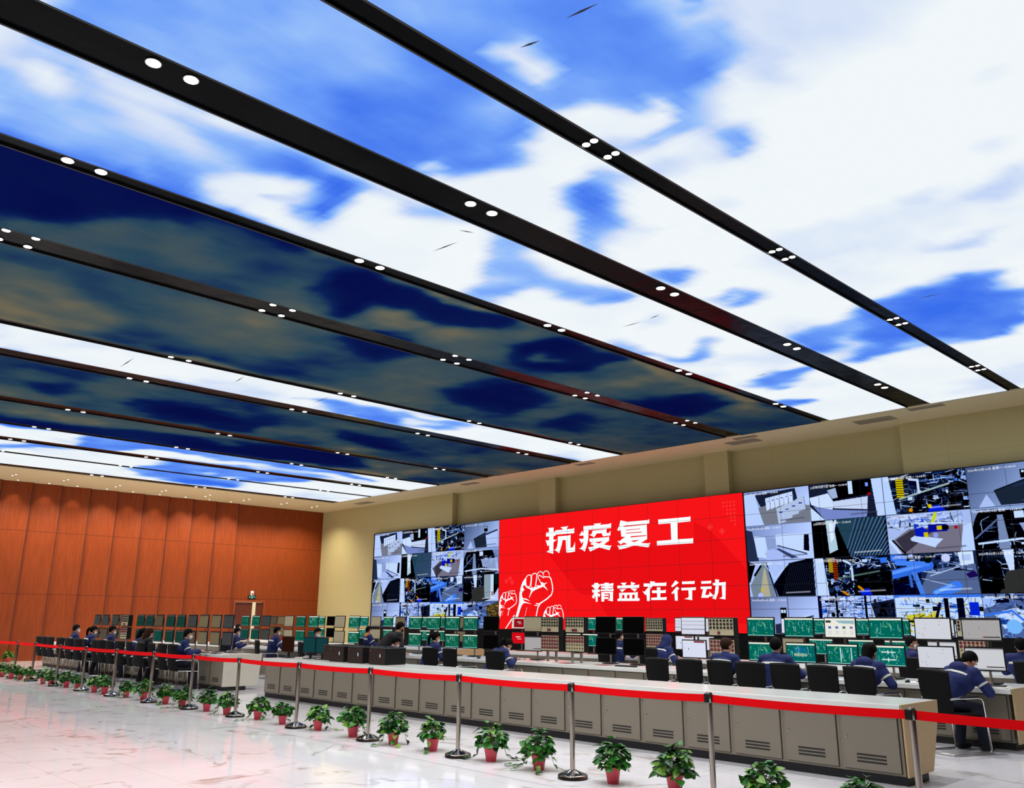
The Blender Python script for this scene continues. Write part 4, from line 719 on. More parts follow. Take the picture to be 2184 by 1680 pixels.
# worktops
M_pale=mat('pale_end_panel',rgb(204,198,182),.5)
def worktop(label,x0,x1,y0,y1,z,th,endr=None,base=None,em=None):
    t=thing('worktop',label,'worktop',((x0+x1)/2,y0,z-th)); t['group']='white console worktops'
    cx=(x0+x1)/2
    part('top_slab', MB().rbox(x0-cx,x1-cx,0,y1-y0,0,th,.006), M_top, t)
    if endr is not None:
        ep=MB(); xa,xb=x1-cx-.012,x1-cx+.006; dp=y1-y0; o=[(0.0,th+.001),(dp,th+.001),(dp-.01,-.05),(endr,-z+th+.09),(.03,-z+th+.09),(.03,-.0),(0,-.0)]; no=len(o)
        ep.add([(xa,a,b) for a,b in o]+[(xb,a,b) for a,b in o],[tuple(range(no)),tuple(range(2*no-1,no-1,-1))]+[(i,(i+1)%no,(i+1)%no+no,i+no)[::-1] for i in range(no)])
        part('end_panel', ep, em or M_end, t, 20, label='pale end panel' if em else 'warm-toned end panel')
    if base is not None:
        part('back_panel', MB().box(x0-cx+.03,x1-cx-.04,base,base+.04,-z+th+.0,-.002), M_cab, t)
    return t
worktop('long white front counter top behind the red belt',-17.1,-3.83,9.2,10.16,.78,.075,.66)
worktop('white desk top of the second row facing the slogan screen',-17.75,-3.84,12.72,13.95,.765,.065,1.2)
worktop('white desk top of the third row below the slogan screen',-17.9,-3.84,16.3,17.5,.765,.065,1.15,base=.12)
worktop('white desk top of the console row nearest the wood wall and plants',-32.2,-18.94,9.2,10.16,.775,.075,.9,em=M_pale)
worktop('white desk top of the second console row near the wood wall',-32.2,-19.1,12.72,13.95,.765,.065,1.2,base=.12)
worktop('white desk top of the third console row near the wood wall',-32.2,-19.3,16.3,17.5,.765,.065,1.15,base=.12)
# ------------------------------------------------------------------ chairs
M_mesh=mat('black_mesh_fabric',rgb(14,14,15),.9,spec=.2,scale=90,var=.35); M_seat=mat('black_seat_fabric',rgb(11,11,12),.9,spec=.2); M_tube=mat('chair_chrome',(.72,.71,.68,1),.18,1.0)
def chair_proto():
    t=thing('office_chair','x','chair')
    b=MB(); n=9
    # curved backrest 0.46 wide, from z .46 to 1.0
    for side in (0,1):
        pass
    vs=[];fs=[]
    for j in range(8):
        v=j/7; z=.44+.56*v; wv=.20+.035*math.sin(PI*min(1,v*1.15)*.5)
        for i in range(n):
            u=i/(n-1)*2-1; y=-.235-.07*v-.03*math.sin(v*PI)*.6+.035*u*u
            vs.append((u*wv,y,z-.012*u*u*(v>.9)))
    m=len(vs); vs+=[(x,y-.022,z) for x,y,z in vs]
    for j in range(7):
        for i in range(n-1):
            a=j*n+i; fs.append((a,a+n,a+n+1,a+1)); fs.append((m+a,m+a+1,m+a+n+1,m+a+n))
    for j in range(7):
        a=j*n; fs.append((a,m+a,m+a+n,a+n)); a=j*n+n-1; fs.append((a,a+n,m+a+n,m+a))
    for i in range(n-1):
        fs.append((i,i+1,m+i+1,m+i)); a=7*n+i; fs.append((a,m+a,m+a+1,a+1))
    b.add(vs,fs); bk=part('backrest',b,M_mesh,t,60)
    e=[vs[7*n+i] for i in range(n)]; part('top_rim',MB().tube([(x,y-.011,z+.004) for x,y,z in e],.016,8),M_black,bk)
    part('seat',MB().rbox(-.235,.235,-.22,.25,.425,.485,.025),M_seat,t,60)
    f=MB()
    for s in (-1,1):
        x=.265*s
        f.tube([(x*.8,-.27,.66),(x,-.2,.672),(x,.16,.672),(x,.215,.66),(x,.24,.62),(x,.27,.30),(x,.285,.06),(x,.27,.02),(x,.22,.014),(x,-.30,.014),(x*.93,-.34,.014)],.0125,8)
        f.tube([(x*.86,-.2,.44),(x*.86,.2,.42),(x,.258,.42)],.011,8)
    f.tube([(-.265*.93,-.34,.014),(.265*.93,-.34,.014)],.0125,8)
    part('sled_frame',f,M_tube,t,60)
    for s in (-1,1): part('armrest',MB().rbox(.265*s-.025,.265*s+.025,-.16,.17,.676,.70,.01),M_black,t)
    return t
ch=chair_proto(); chused=False
def chair(x,y,rz,label,group):
    global chused
    if not chused: ch['label']=label; ch['group']=group; ch.location=(x,y,0); ch.rotation_euler=(0,0,R(rz)); chused=True; return ch
    return dup(ch,(x,y,0),R(rz),label,group)
ROW1C=[-30.05,-29.5,-28.92,-28.0,-27.25,-26.5,-25.88,-25.08,-24.6,-23.98,-23.3,-22.6,-21.83,-21.18,-20.57,-20.0]
rnd=random.Random(5)
for k,x in enumerate(ROW1C):
    chair(x*.984,8.61,rnd.uniform(-9,9),'black office chair at the console row by the wood wall, %s from its left end'%ORD[k],'chairs of the far console row')
for x,y,rz,lab in [(-15.0,12.25,4,'black office chair holding the ponytailed woman before green monitors'),(-14.25,12.2,-3,'empty black office chair just beside the ponytailed woman'),(-12.9,12.2,5,'black office chair of the woman bowed over papers'),(-8.9,12.2,-4,'empty black office chair first left of the white-topped monitors'),(-8.3,12.2,3,'empty black office chair in front of the white document monitors'),(-7.72,12.25,-6,'black office chair of the brown-haired man'),(-7.2,12.2,4,'empty black office chair between the brown-haired and the black-haired man'),(-6.62,12.25,-3,'black office chair of the broad black-haired man seen from behind'),(-6.0,12.2,-6,'empty black office chair beside the broad black-haired man'),(-5.45,12.2,-10,'black office chair of the hooded worker at green monitors'),(-4.38,12.12,-21,'black chrome-sled office chair at the end of the second row, fully visible'),(-22.45,12.15,-14,'black office chair behind the man at the beige far monitor'),(-24.7,12.2,3,'black office chair of the typing worker near the dark door'),(-20.2,12.2,-12,'black office chair of the man with white mask facing sideways'),(-15.9,11.68,-14,'black office chair of the man bending behind the computer cases')]:
    if 'fully visible' not in lab: x,y=x*.979,y-.22
    chair(x,y,rz,lab,'chairs of the second row')
for x,rz,lab in [(-11.82,3,'black office chair of the worker bent down in the third row'),(-6.2,4,'black office chair of the masked man at the white monitors, third row'),(-22.9,0,'black office chair of the worker with the orange collar'),(-4.35,-6,'black office chair cut by the right edge of the photo'),(-13.0,0,'black office chair hidden behind the black monitors'),(-31.6,0,'black office chair in the third row near the dark door')]:
    chair(x,15.8,rz,lab,'chairs of the third row')
# ------------------------------------------------------------------ monitors
SC={}
def scr(key,p): SC[key]=p.mesh('screen',.492,.286,M_scr)
M_scr=emis('screen_image',(1,1,1,1),.95,attr=True)
def green(seed,base,bright,style):
    p=Paint(72,42,base); r=random.Random(seed)
    p.rect(0,0,1,.075,tuple(int(v*bright) for v in (236,240,222))); p.rect(0,.96,1,1,tuple(int(v*bright) for v in (150,220,210)))
    wc=tuple(int(v*bright) for v in (190,240,228)); lc=tuple(int(v*bright) for v in (90,200,180))
    for _ in range(46): u,v=r.uniform(.04,.93),r.uniform(.14,.9); p.rect(u,v,u+r.uniform(.01,.05),v+.018,r.choice([wc,lc,lc,(int(150*bright),int(220*bright),80)]))
    for _ in range(12): u=r.uniform(.05,.95); v=r.uniform(.15,.6); p.line([(u,v),(u,v+r.uniform(.1,.3))],.010,wc)
    if style==1: [p.line([(.45+q*.35,.18),(.45+q*.35,.9)],.028,(230,250,245)) for q in (0,1)]
    if style==2:
        for q in range(10): p.line([(.28+q*.045,.22),(.28+q*.045,.48)],.018,(30,120,190)); p.line([(.28+q*.045,.55),(.28+q*.045,.68)],.02,(240,240,210))
    if style==3:
        for v in (.32,.7): p.line([(.3,v),(.72,v)],.03,(230,246,240)); p.line([(.5,v-.08),(.5,v+.08)],.03,(230,246,240))
    return p
G0=(0,104,92)
scr('g1',green(1,G0,1,0)); scr('g2',green(2,G0,1,0)); scr('g3',green(3,G0,1,1)); scr('g4',green(4,(0,100,98),1,2)); scr('g5',green(5,(0,108,100),1,3)); scr('g6',green(6,(10,96,76),1,0))
scr('dg1',green(7,(22,58,50),.35,0)); scr('dg2',green(8,(14,70,62),.4,0)); scr('mg',green(9,(6,86,68),.7,0))  # dg screens: off-angle dimming of the display put into the colours
def plain(c,top=None,win=None,dots=0,seed=0,bar=False):
    p=Paint(72,42,c); r=random.Random(seed)
    if top: p.rect(0,0,1,.07,top)
    if win: 
        for v in win: p.rect(0,v,1,v+.03,tuple(int(q*.6) for q in c))
    for _ in range(dots): u,v=r.uniform(.06,.92),r.uniform(.12,.85); p.rect(u,v,u+r.uniform(.008,.03),v+.02,tuple(int(q*.45) for q in c))
    if bar: p.rect(.55,.84,.98,.9,(24,20,20)); p.rect(.52,.84,.56,.9,(190,30,36)); p.rect(0,.93,1,1,tuple(int(q*.85) for q in c))
    return p
scr('w1',plain((212,214,224),None,None,14,1)); scr('w2',plain((170,168,168),(60,58,58),None,6,2,True)); scr('w3',plain((206,208,214),(150,150,158),None,8,3,True)); scr('w4',plain((216,220,238),(236,238,244),(.2,.42,.68),10,4)); 
p=plain((222,226,246),(236,238,246),None,4,5); p.rect(.5,.02,.95,.1,(120,20,24)); p.rect(.24,.45,.27,.55,(30,34,60)); SC['w5']=p.mesh('screen',.492,.286,M_scr)
scr('w6',plain((150,140,116),None,(.86,),5,6)); scr('db1',plain((84,76,60),(60,56,46),None,3,7)); scr('db2',plain((64,66,66),(48,50,50),None,3,8)); scr('db3',plain((112,100,76),(80,74,60),None,3,9)); scr('k',plain((7,7,8))); scr('bt',plain((20,62,66),None,None,0,1)); scr('br',plain((42,20,12)))  # db screens: view-angle falloff painted in as dim colours
p=plain((240,238,228),(248,246,238)); p.rect(.02,.1,.2,.22,(40,60,50)); p.poly([(.34,.1),(.98,.1),(.98,.3),(.5,.26)],(150,186,196)); [p.rect(.1+q*.24,.42,.2+q*.24,.56,((70,90,180),(60,110,190),(60,100,90),(120,110,170))[q]) for q in range(4)]; [p.rect(.1+q*.24,.64,.22+q*.24,.86,(222,224,222)) for q in range(4)]; SC['pg']=p.mesh('screen',.492,.286,M_scr)
p=plain((226,222,214)); p.rect(.16,.12,.97,.92,(150,16,24)); p.rect(.02,.2,.1,.26,(90,30,26)); p.rect(.02,.5,.1,.56,(90,110,100)); SC['rs']=p.mesh('screen',.492,.286,M_scr)
scr('rf',plain((214,12,26)))
SCREENWORDS=dict(g1='green process diagram',g2='dense green diagram',g3='green diagram with two white columns',g4='green diagram with a striped block',g5='green diagram with two white crosses',g6='dark green process diagram',dg1='dim dark green screen',dg2='dim teal screen',mg='mid green screen',w1='plain pale grey window',w2='grey window with black taskbar',w3='light grey window with taskbar',w4='white page of three bands',w5='white page with red header',w6='beige-grey screen',db1='dim brown screen',db2='dim grey screen',db3='dim tan screen',k='black switched-off screen',bt='dim teal blank screen',br='dark brown blank screen',pg='white start page with four icons',rs='small red slogan slide in a window',rf='full red slogan slide')
HOUSE=MB().rbox(-.262,.262,0,.022,-.162,.162,.005).rbox(-.2,.2,.022,.048,-.12,.12,.012).mesh('housing',[M_black]); ARM=MB().box(-.03,.03,.048,.13,-.03,.03).rbox(-.06,.06,.045,.06,-.06,.06,.004).mesh('mount_arm',[M_black])
POLE=MB().lathe([(.018,-.315),(.018,.47)],10,0,Matrix.Translation((0,.145,0))).mesh('stand_pole',[M_steel]); BASE=MB().rbox(-.13,.13,.02,.25,-.335,-.315,.008).mesh('stand_base',[M_black])
NECK=MB().rbox(-.035,.035,.03,.06,-.26,-.02,.006).mesh('stand_neck',[M_black]); FOOT=MB().rbox(-.13,.13,-.07,.13,-.278,-.262,.006).mesh('stand_base',[M_black])
def small_slogan(parent,full):
    L=MB()
    for g in GLYPHS: L.poly(mm(g,0),0)
    k=.030 if full else .0245; cx,cz=-18.3,3.3; ox=.0 if full else .035
    L.v=[((p[0]-cx)*k+ox,-.0062,(p[2]-cz)*k) for p in L.v]
    part('slide_lettering',L,M_ink,parent)
def monitor(x,y,z,rz,key,label,group,lower=True,tilt=0,counter=False):
    t=thing('monitor',label,'monitor',(x,y,z),R(rz),group); t.rotation_euler=(R(tilt),0,R(rz))
    h=link('housing',HOUSE,t); s=link('screen',SC[key],t,(0,-.001,0))
    if counter: link('stand_neck',NECK,t); link('stand_base',FOOT,t)
    else:
        link('mount_arm',ARM,t)
        if lower: link('stand_pole',POLE,t); link('stand_base',BASE,t)
    if key in('rs','rf'): small_slogan(s,key=='rf')
    return t
M_panel=mat('cream_button_panel',rgb(206,194,158),.5); M_knob=mat('black_knob',rgb(16,16,18),.4); M_lampbtn=mat('dark_red_button',rgb(120,36,52),.35); M_redb=mat('red_button',rgb(200,30,36),.35); M_plate=mat('button_tag_plate',rgb(232,224,200),.5)
def btn_mesh(r,m): return MB().lathe([(r,0),(r,.012),(r*.7,.02)],10,0,Matrix.Rotation(PI/2,4,'X')).mesh('button',[m])
BTN=dict(k=btn_mesh(.022,M_knob),s=btn_mesh(.012,M_knob),r=btn_mesh(.027,M_lampbtn))
def button_console(x,y,rz,label,n_up=3,extra=3,redrows=4,kind=0):
    # two stacked cream panels of buttons in a black box on a post
    t=thing('button_console',label,'control panel',(x,y,1.31),R(rz),'button consoles among the monitors')
    part('console_box',MB().rbox(-.265,.265,0,.13,.02,.345,.008).rbox(-.265,.265,0,.13,-.345,-.005,.008),M_black,t)
    part('face_panel',MB().box(-.245,.245,-.003,0,.045,.325),M_panel,t); part('face_panel',MB().box(-.245,.245,-.003,0,-.325,-.03),M_panel,t)
    def btn(kind,u,v): link('black_button' if kind=='s' or kind=='k' else 'red_button',BTN[kind],t,(u,-.003,v))
    for j in range(n_up):
        for i in range(7):
            btn('k',-.21+i*.07,.295-j*.062)
    for i in range(extra): btn('r',-.05+i*.05,.085)
    for j in range(4):
        for i in range(7):
            btn('r' if j<redrows else 's',-.21+i*.07,-.065-j*.068)
    part('stand_post',MB().box(.1,.14,.04,.08,-.545,-.345).box(-.14,-.10,.04,.08,-.545,-.345),M_steel,t)
    return t
ZL,ZU=1.105,1.505
ROW1M=[(-29.2,'db2','db2'),(-28.48,'db2','db1'),(-27.66,'db2','db2'),(-27.0,'db1','db1'),(-25.67,'dg1','dg1'),(-25.0,'dg1','db1'),(-24.33,'db1','dg2'),(-23.58,'dg1','dg1'),(-22.9,'dg1','dg1'),(-22.2,'db2','db1'),(-21.52,'db3','db3'),(-20.82,'db3','db3'),(-20.16,'db2','db2')]
for k,(x,u,l) in enumerate(ROW1M):
    monitor(x,9.85,ZL,0,l,'lower monitor, %s, %s stack from the left, far console row'%(SCREENWORDS[l],ORD[k]),'monitors of the far console row')
    monitor(x,9.85,ZU,0,u,'upper monitor, %s, %s stack from the left, far console row'%(SCREENWORDS[u],ORD[k]),'monitors of the far console row',False,-3)
button_console(-26.45,9.7,0,'cream button console among the dim monitors by the wood wall',3,3,2)
ROW2M=[(-26.25,'mg','dg2'),(-25.55,'mg','dg2'),(-24.9,'db2','db2'),(-23.5,'w6','w6'),(-22.82,'mg','mg'),(-22.12,'g6','dg2'),(-20.75,'w6','w6'),(-20.04,'g6','g6'),(-17.35,'g6','g6'),(-16.63,'g6','g6'),(-15.92,'g6','g6'),(-15.27,'g6','g6'),(-14.57,'k','k'),(-13.24,'w6','w2'),(-11.22,'k','k'),(-10.53,'k','k'),(-9.16,'w4','w5'),(-7.8,'g1','g1'),(-7.1,'g2','g4'),(-6.4,'pg','g3'),(-5.68,'g1','g5'),(-4.99,'w1','w1'),(-4.33,'w2','w3')]
for k,(x,u,l) in enumerate(ROW2M):
    rz=0
    monitor(x,13.4,ZL,rz,l,'lower monitor, %s, %s stack from the left, second row'%(SCREENWORDS[l],ORD[k]),'monitors of the second row')
    monitor(x,13.4,ZU,rz,u,'upper monitor, %s, %s stack from the left, second row'%(SCREENWORDS[u],ORD[k]),'monitors of the second row',False,-3)
button_console(-12.64,13.3,0,'cream button console left of its twin, all lower buttons red',3,2,4); button_console(-11.95,13.3,0,'cream button console with two lower rows of small black buttons',3,3,2); button_console(-8.51,13.3,0,'cream button console behind the brown-haired man',3,1,3)
ROW3M=[(-31.0,'db1','db1'),(-30.4,'db3','db3'),(-27.55,'g6','g6'),(-26.9,'k','k'),(-24.85,'g1','g6'),(-24.13,'w6','w6'),(-23.46,'g6','g6'),(-22.8,'db3','db3'),(-21.5,'g6','g6'),(-20.8,'g6','g6'),(-19.85,'db3','db3'),(-17.37,'rs','rf'),(-15.32,'g1','g1'),(-14.75,'g1','g1'),(-13.85,'g6','k'),(-11.87,'w4','w5'),(-11.33,'w1','w1'),(-9.15,'w5','w6'),(-8.55,'g1','g2'),(-7.72,'g2','g1'),(-7.0,'g1','g1'),(-6.2,'w3','w3')]
for k,(x,u,l) in enumerate(ROW3M):
    monitor(x,17.0,ZL,0,l,'lower monitor, %s, %s stack from the left, third row'%(SCREENWORDS[l],ORD[k]),'monitors of the third row')
    monitor(x,17.0,ZU,0,u,'upper monitor, %s, %s stack from the left, third row'%(SCREENWORDS[u],ORD[k]),'monitors of the third row',False,-3)
button_console(-12.65,16.9,0,'cream button console in the third row beside the bent worker',4,0,4); button_console(-5.62,16.9,0,'cream button console peeking out between the pale grey monitors',3,1,2)
for x,key,lab in [(-16.86,'br','dark brown blank monitor on the front counter'),(-16.2,'bt','dim teal blank monitor in the middle of the front counter trio'),(-15.62-.12,'bt','dim teal blank monitor beside the computer cases')]:
    monitor(x,9.62 if key=='br' else 9.75,1.0585 if key=='br' else 1.0585,-2,key,lab,'monitors on the front counter',counter=True)
# ------------------------------------------------------------------ computer cases on the counter
M_case=mat('dark_brown_case_face',rgb(44,26,18),.4); M_caset=mat('case_rim',rgb(70,74,74),.4); M_pw=emis('power_button',rgb(190,215,255),1.0)
for k,(x,y) in enumerate([(-15.36,9.72),(-14.8,9.52),(-14.13,9.5),(-13.42,9.5)]):
    t=thing('computer_case',('black computer case, first of the four on the counter, next to the teal monitor','black computer case, second of the four on the front counter','black computer case, third of the four on the front counter','black computer case at the right end of the counter row, side fully visible')[k],'computer',(x,y,.7805),R(2),'computer cases on the front counter')
    part('case_body',MB().rbox(-.235,.235,.02,.5,0.0,.285,.008),M_black,t)
    f=part('front_face',MB().rbox(-.235,.235,0,.019,0.005,.283,.005),M_case,t); part('power_button',MB().rbox(.09,.112,-.004,-.0005,.13,.19,.003),M_pw,f)
    part('latch',MB().rbox(-.2,-.185,-.004,-.0005,.23,.26,.002),M_steel,f)
    b=MB()
    for q in ((-.235,.235,0,.03),(-.235,.235,.47,.5),(-.235,-.205,.03,.47),(.205,.235,.03,.47)): b.box(q[0],q[1],q[2],q[3],.2855,.302)
    part('top_rim',b,M_caset,t)
# ------------------------------------------------------------------ small things on the desks
M_key=mat('keyboard_black',rgb(24,24,26),.5); M_keys=mat('key_caps',rgb(44,44,48),.5); M_paper=mat('white_paper',rgb(236,234,228),.8); M_folder=mat('dark_red_folder',rgb(110,26,34),.5)
def keyboard(x,y,z,rz,label):
    t=thing('keyboard',label,'keyboard',(x,y,z),R(rz),'keyboards on the desks')
    part('keyboard_body',MB().rbox(-.22,.22,-.07,.07,0,.018,.005),M_key,t); b=MB()
    for j in range(5):
        for i in range(14): b.box(-.208+i*.03,-.182+i*.03,-.058+j*.024,-.038+j*.024,.018,.023)
    part('key_rows',b,M_keys,t)
def mouse(x,y,z,rz,label):
    t=thing('computer_mouse',label,'mouse',(x,y,z),R(rz),'mice on the desks'); b=MB().sphere((0,0,.0),.032,.055,.036,14,8); b.v=[(p[0],p[1],max(p[2],0)) for p in b.v]
    part('mouse_shell',b,M_black,t); part('wheel',MB().lathe([(.008,-.003),(.008,.003)],8,0,Matrix.Translation((0,.025,.031))@Matrix.Rotation(PI/2,4,'Y')),M_keys,t)
def papers(x,y,z,rz,label,m=M_paper,n=3,w=.21,h=.3):
    b=MB(); r=random.Random(int(abs(x)*100))
    for k in range(n): b.box(-w/2,w/2,-h/2,h/2,k*.004,k*.004+.003,0,Matrix.Rotation(R(r.uniform(-6,6)),4,'Z'))
    o=link('paper_stack',b.mesh('paper_stack',[m]),None,(x,y,z),(0,0,R(rz))); tag(o,label,'paper')
ZD=.7655
for x,rz,lab in [(-13.9,2,'black keyboard on the second desk between two chairs'),(-10.4,-3,'black keyboard below the black switched-off monitors'),(-6.55,4,'black keyboard in front of the broad black-haired man'),(-4.9,-4,'black keyboard below the pale grey monitors'),(-4.2,6,'black keyboard at the right end of the second desk'),(-5.9,3,'black keyboard before the start page monitor stack')]:
    keyboard(x,12.98,ZD,rz,lab)
for x,rz,lab in [(-20.5,4,'black keyboard under the hands of the masked man at the desk end'),(-19.75,-5,'black keyboard at the near end of the far console row'),(-21.3,3,'black keyboard before the tan dim monitors')]: keyboard(x,9.42,.7755,rz,lab)
for x,y,rz,lab in [(-10.15,12.95,8,'black mouse on the second desk below the black monitors'),(-5.25,12.95,-5,'black mouse beside the hooded worker'),(-14.5,12.98,4,'black mouse beside the ponytailed woman')]: mouse(x,y,ZD,rz,lab)
papers(-5.1,12.95,ZD,24,'loose white sheets beside the hooded worker'); papers(-12.4,12.98,ZD,-14,'white sheets under the hands of the bowed woman'); papers(-11.9,13.0,ZD,3,'dark red folder on the desk right of the bowed woman',M_folder,1,.3,.22); papers(-11.0,13.05,ZD,-4,'dark red folder below the black monitors',M_folder,1,.3,.22); papers(-4.05,12.96,ZD,4,'bluish white sheets at the desk corner',M_paper,2); papers(-13.6,13.3,ZD,0,'cream document tray sheet under the black monitor stack',M_paper,6,.3,.22); papers(-19.4,9.45,.7755,15,'white sheets on the near end of the far console row'); papers(-8.0,12.95,ZD,8,'white note sheet beside the brown-haired man'); papers(-22.3,13.0,ZD,8,'white sheets before the man at the beige far monitor')
# ------------------------------------------------------------------ people
M_skin=mat('skin',rgb(206,150,118),.55,var=.05,scale=20); M_hair=mat('black_hair',rgb(11,9,9),.75,spec=.12,scale=60,var=.4); M_hairb=mat('brown_hair',rgb(52,30,20),.75,spec=.15,scale=60,var=.3)
M_jack=mat('royal_blue_jacket',rgb(19,34,92),.85,scale=14,var=.22,bump=.25); M_dark=mat('dark_clothes',rgb(18,18,24),.85,scale=14,var=.2); M_trous=mat('navy_trousers',rgb(16,20,44),.85,scale=14,var=.2)
M_stripe=mat('reflective_stripe',rgb(206,208,196),.35); M_mask=mat('white_face_mask',rgb(238,240,242),.75); M_maskk=mat('black_face_mask',rgb(18,18,20),.75); M_shoe=mat('black_shoe',rgb(14,14,16),.5); M_eye=mat('dark_eye',rgb(20,14,12),.2); M_lip=mat('lips',rgb(168,92,82),.5); M_orange=mat('orange_collar',rgb(226,128,30),.8)
def person(label,x,y,rz,lean=10,head=(0,0),reach=.42,hair='short',mask='white',hood=None,jacket=None,stand=False,hairm=None,hands_z=.835,spread=.17,collar=None,turn=0,leans=0,legs=True):
    """one person: a single continuous body, clothes and hair as children.  Faces +y; lean degrees forward, head=(pitch,yaw)"""
    jm=jacket or M_jack; hm=hairm or M_hair
    t=bpy.data.objects.new('person',None)
    a=R(lean); sd=Vector((math.sin(R(leans)),math.sin(a),math.cos(a))).normalized(); sx=Vector((math.cos(R(turn)),math.sin(R(turn)),0)); fw=sd.cross(sx)*-1
    fw=sx.cross(sd)*-1 if (sx.cross(sd)).y<0 else sx.cross(sd)
    P=Vector((0,0,.93 if stand else .575))
    a2=R(lean*.6); sd2=Vector((math.sin(R(leans)),math.sin(R(lean*1.25)),math.cos(R(lean*1.25)))).normalized()
    waist=P+sd*.16; chest=waist+(sd+sd2).normalized()*.17; neck=chest+sd2*.17
    hp=R(lean*.9+head[0]); hu=Vector((math.sin(R(leans*.6)),math.sin(hp),math.cos(hp))).normalized()
    hc=neck+hu*.165+Vector((0,.015,0))
    sh=[neck-sd2*.035+sx*.185*s-Vector((0,.0,.0)) for s in (-1,1)]
    wr=[]; el=[]
    for s,S0 in zip((-1,1),sh):
        W=Vector((spread*s,0,0))+Vector((0,reach,hands_z)) if not stand else Vector((spread*s,reach,hands_z))
        d=W-S0; L=d.length
        if L>.54: W=S0+d*(.54/L); d=W-S0; L=.54
        h=math.sqrt(max(.0009,.28**2-(L/2)**2)); perp=(Vector((s*.75,-.25,-.8))-d.normalized()*Vector((s*.75,-.25,-.8)).dot(d.normalized())).normalized()
        el.append(S0+d*.5+perp*h); wr.append(W)
    hips=[P+sx*.09*s+Vector((0,.02,-.02)) for s in (-1,1)]
    if stand: kn=[Vector((.10*s,.06,.5)) for s in (-1,1)]; an=[Vector((.11*s,-.01,.09)) for s in (-1,1)]
    else: kn=[Vector((.13*s,.40,.515)) for s in (-1,1)]; an=[Vector((.13*s,.36+.06*s,.09)) for s in (-1,1)]
    q=Matrix.Translation(hc)@Matrix.Rotation(R(head[1]+turn),4,'Z')@Matrix.Rotation(-hp,4,'X')
    def H(p): return q@Vector(p)
    # body: skull, jaw, nose, ears, neck, trunk, arms, hands with fingers, legs, feet - fused into one surface
    b=MB()
    b.sphere((0,-.008,.022),.075,.093,.098,20,14,0,q); b.sphere((0,.022,-.045),.056,.062,.062,16,10,0,q); b.sphere((0,.05,-.085),.03,.028,.024,12,8,0,q)
    b.capsule(H((0,.086,.005)),H((0,.104,-.028)),.009,.015,8); b.sphere((0,.078,-.062),.024,.014,.012,10,6,0,q)
    for s in (-1,1): b.sphere((s*.077,-.005,-.01),.012,.02,.032,10,8,0,q); b.sphere((s*.032,.07,.022),.02,.014,.012,8,6,0,q)
    b.capsule(neck-sd2*.03,hc-hu*.05,.056,.053)
    b.capsule(P,waist,.13,.125); b.capsule(waist,chest,.125,.14); b.capsule(chest-sx*.07,chest+sx*.07,.13,.13); b.capsule(sh[0],sh[1],.065,.065)
    for s,S0,E,W in zip((-1,1),sh,el,wr):
        b.capsule(S0,E,.05,.042); b.capsule(E,W,.042,.028)
        d=(W-E).normalized(); d=Vector((d.x*.5,abs(d.y)+.2,d.z*.35-.12)).normalized(); u=d.cross(Vector((0,0,1))).normalized(); n=u.cross(d)
        b.capsule(W,W+d*.075-u*.012,.026,.024); b.capsule(W+d*.02,W+d*.078+u*.014,.022,.022); b.capsule(W+d*.02,W+d*.075-u*.02,.02,.02)
        for k,(o,L) in enumerate(((-.033,.055),(-.011,.07),(.011,.074),(.033,.064))):
            A=W+d*.085+u*o; B=A+d*L*.55+u*o*.25-n*.004; Cc=B+d*L*.38-n*(.018+.006*(k%2)); b.capsule(A-d*.02,B,.0095,.0088,8); b.capsule(B,Cc,.0088,.0075,8)
        o=u*(-s); A=W+d*.025+o*.02; B=A+d*.03+o*.026; b.capsule(A,B,.0125,.0105,8); b.capsule(B,B+d*.03+o*.006-n*.006,.0105,.009,8)
    if legs:
        for h,k,an_ in zip(hips,kn,an): b.capsule(h,k,.085,.055); b.capsule(k,an_,.052,.036); b.capsule(an_-Vector((0,.03,.03)),an_+Vector((0,.13,-.052)),.034,.028)
    body=part('body',remeshed(b,'body',[M_skin],.0085,4),None,t)
    ey=MB()
    for s in (-1,1): ey.sphere((s*.032,.083,.02),.0125,.006,.0062,10,6,0,q)
    part('eyes',ey,M_eye,body)
    if mask is None:
        part('mouth',MB().sphere((0,.091,-.062),.024,.006,.007,10,6,0,q),M_lip,body)
    # jacket
    j=MB()
    j.capsule(P,waist,.142,.15); j.capsule(waist,chest,.15,.16); j.capsule(chest-sx*.085,chest+sx*.085,.148,.148); j.capsule(sh[0],sh[1],.086,.086); j.capsule(neck-sd2*.06-fw*.01,neck+sd2*.02,.088,.076)
    for S0,E,W in zip(sh,el,wr): j.capsule(S0,E,.075,.064); j.capsule(E,W-(W-E).normalized()*.015,.064,.047)
    if hood=='down': j.sphere((0,0,0),.135,.085,.085,14,10,0,Matrix.Translation(neck-fw*.085-sd2*.01))
    jme=remeshed(j,'jacket',[jm],.013,5); jk=part('jacket',jme,None,t)
    if hood=='up':
        hb=MB(); hb.sphere((0,-.03,.01),.115,.125,.135,20,16,0,q); hb.capsule(neck-fw*.03,hc-hu*.05-fw*.03,.11,.115)
        me=remeshed(hb,'hood',[jm],.013,3); part('hood',me,None,jk)
    # reflective band round the back and upper arms
    def band(p0,p1,test):
        bm=bmesh.new(); bm.from_mesh(jme)
        for p,n in ((p0,p0-p1),(p1,p1-p0)):
            bmesh.ops.bisect_plane(bm,geom=bm.verts[:]+bm.edges[:]+bm.faces[:],plane_co=p,plane_no=n.normalized(),clear_outer=True)
        bmesh.ops.delete(bm,geom=[f for f in bm.faces if not test(f.calc_center_median())],context='FACES')
        bm.normal_update()
        for v in bm.verts: v.co+=v.normal*.004
        return bm
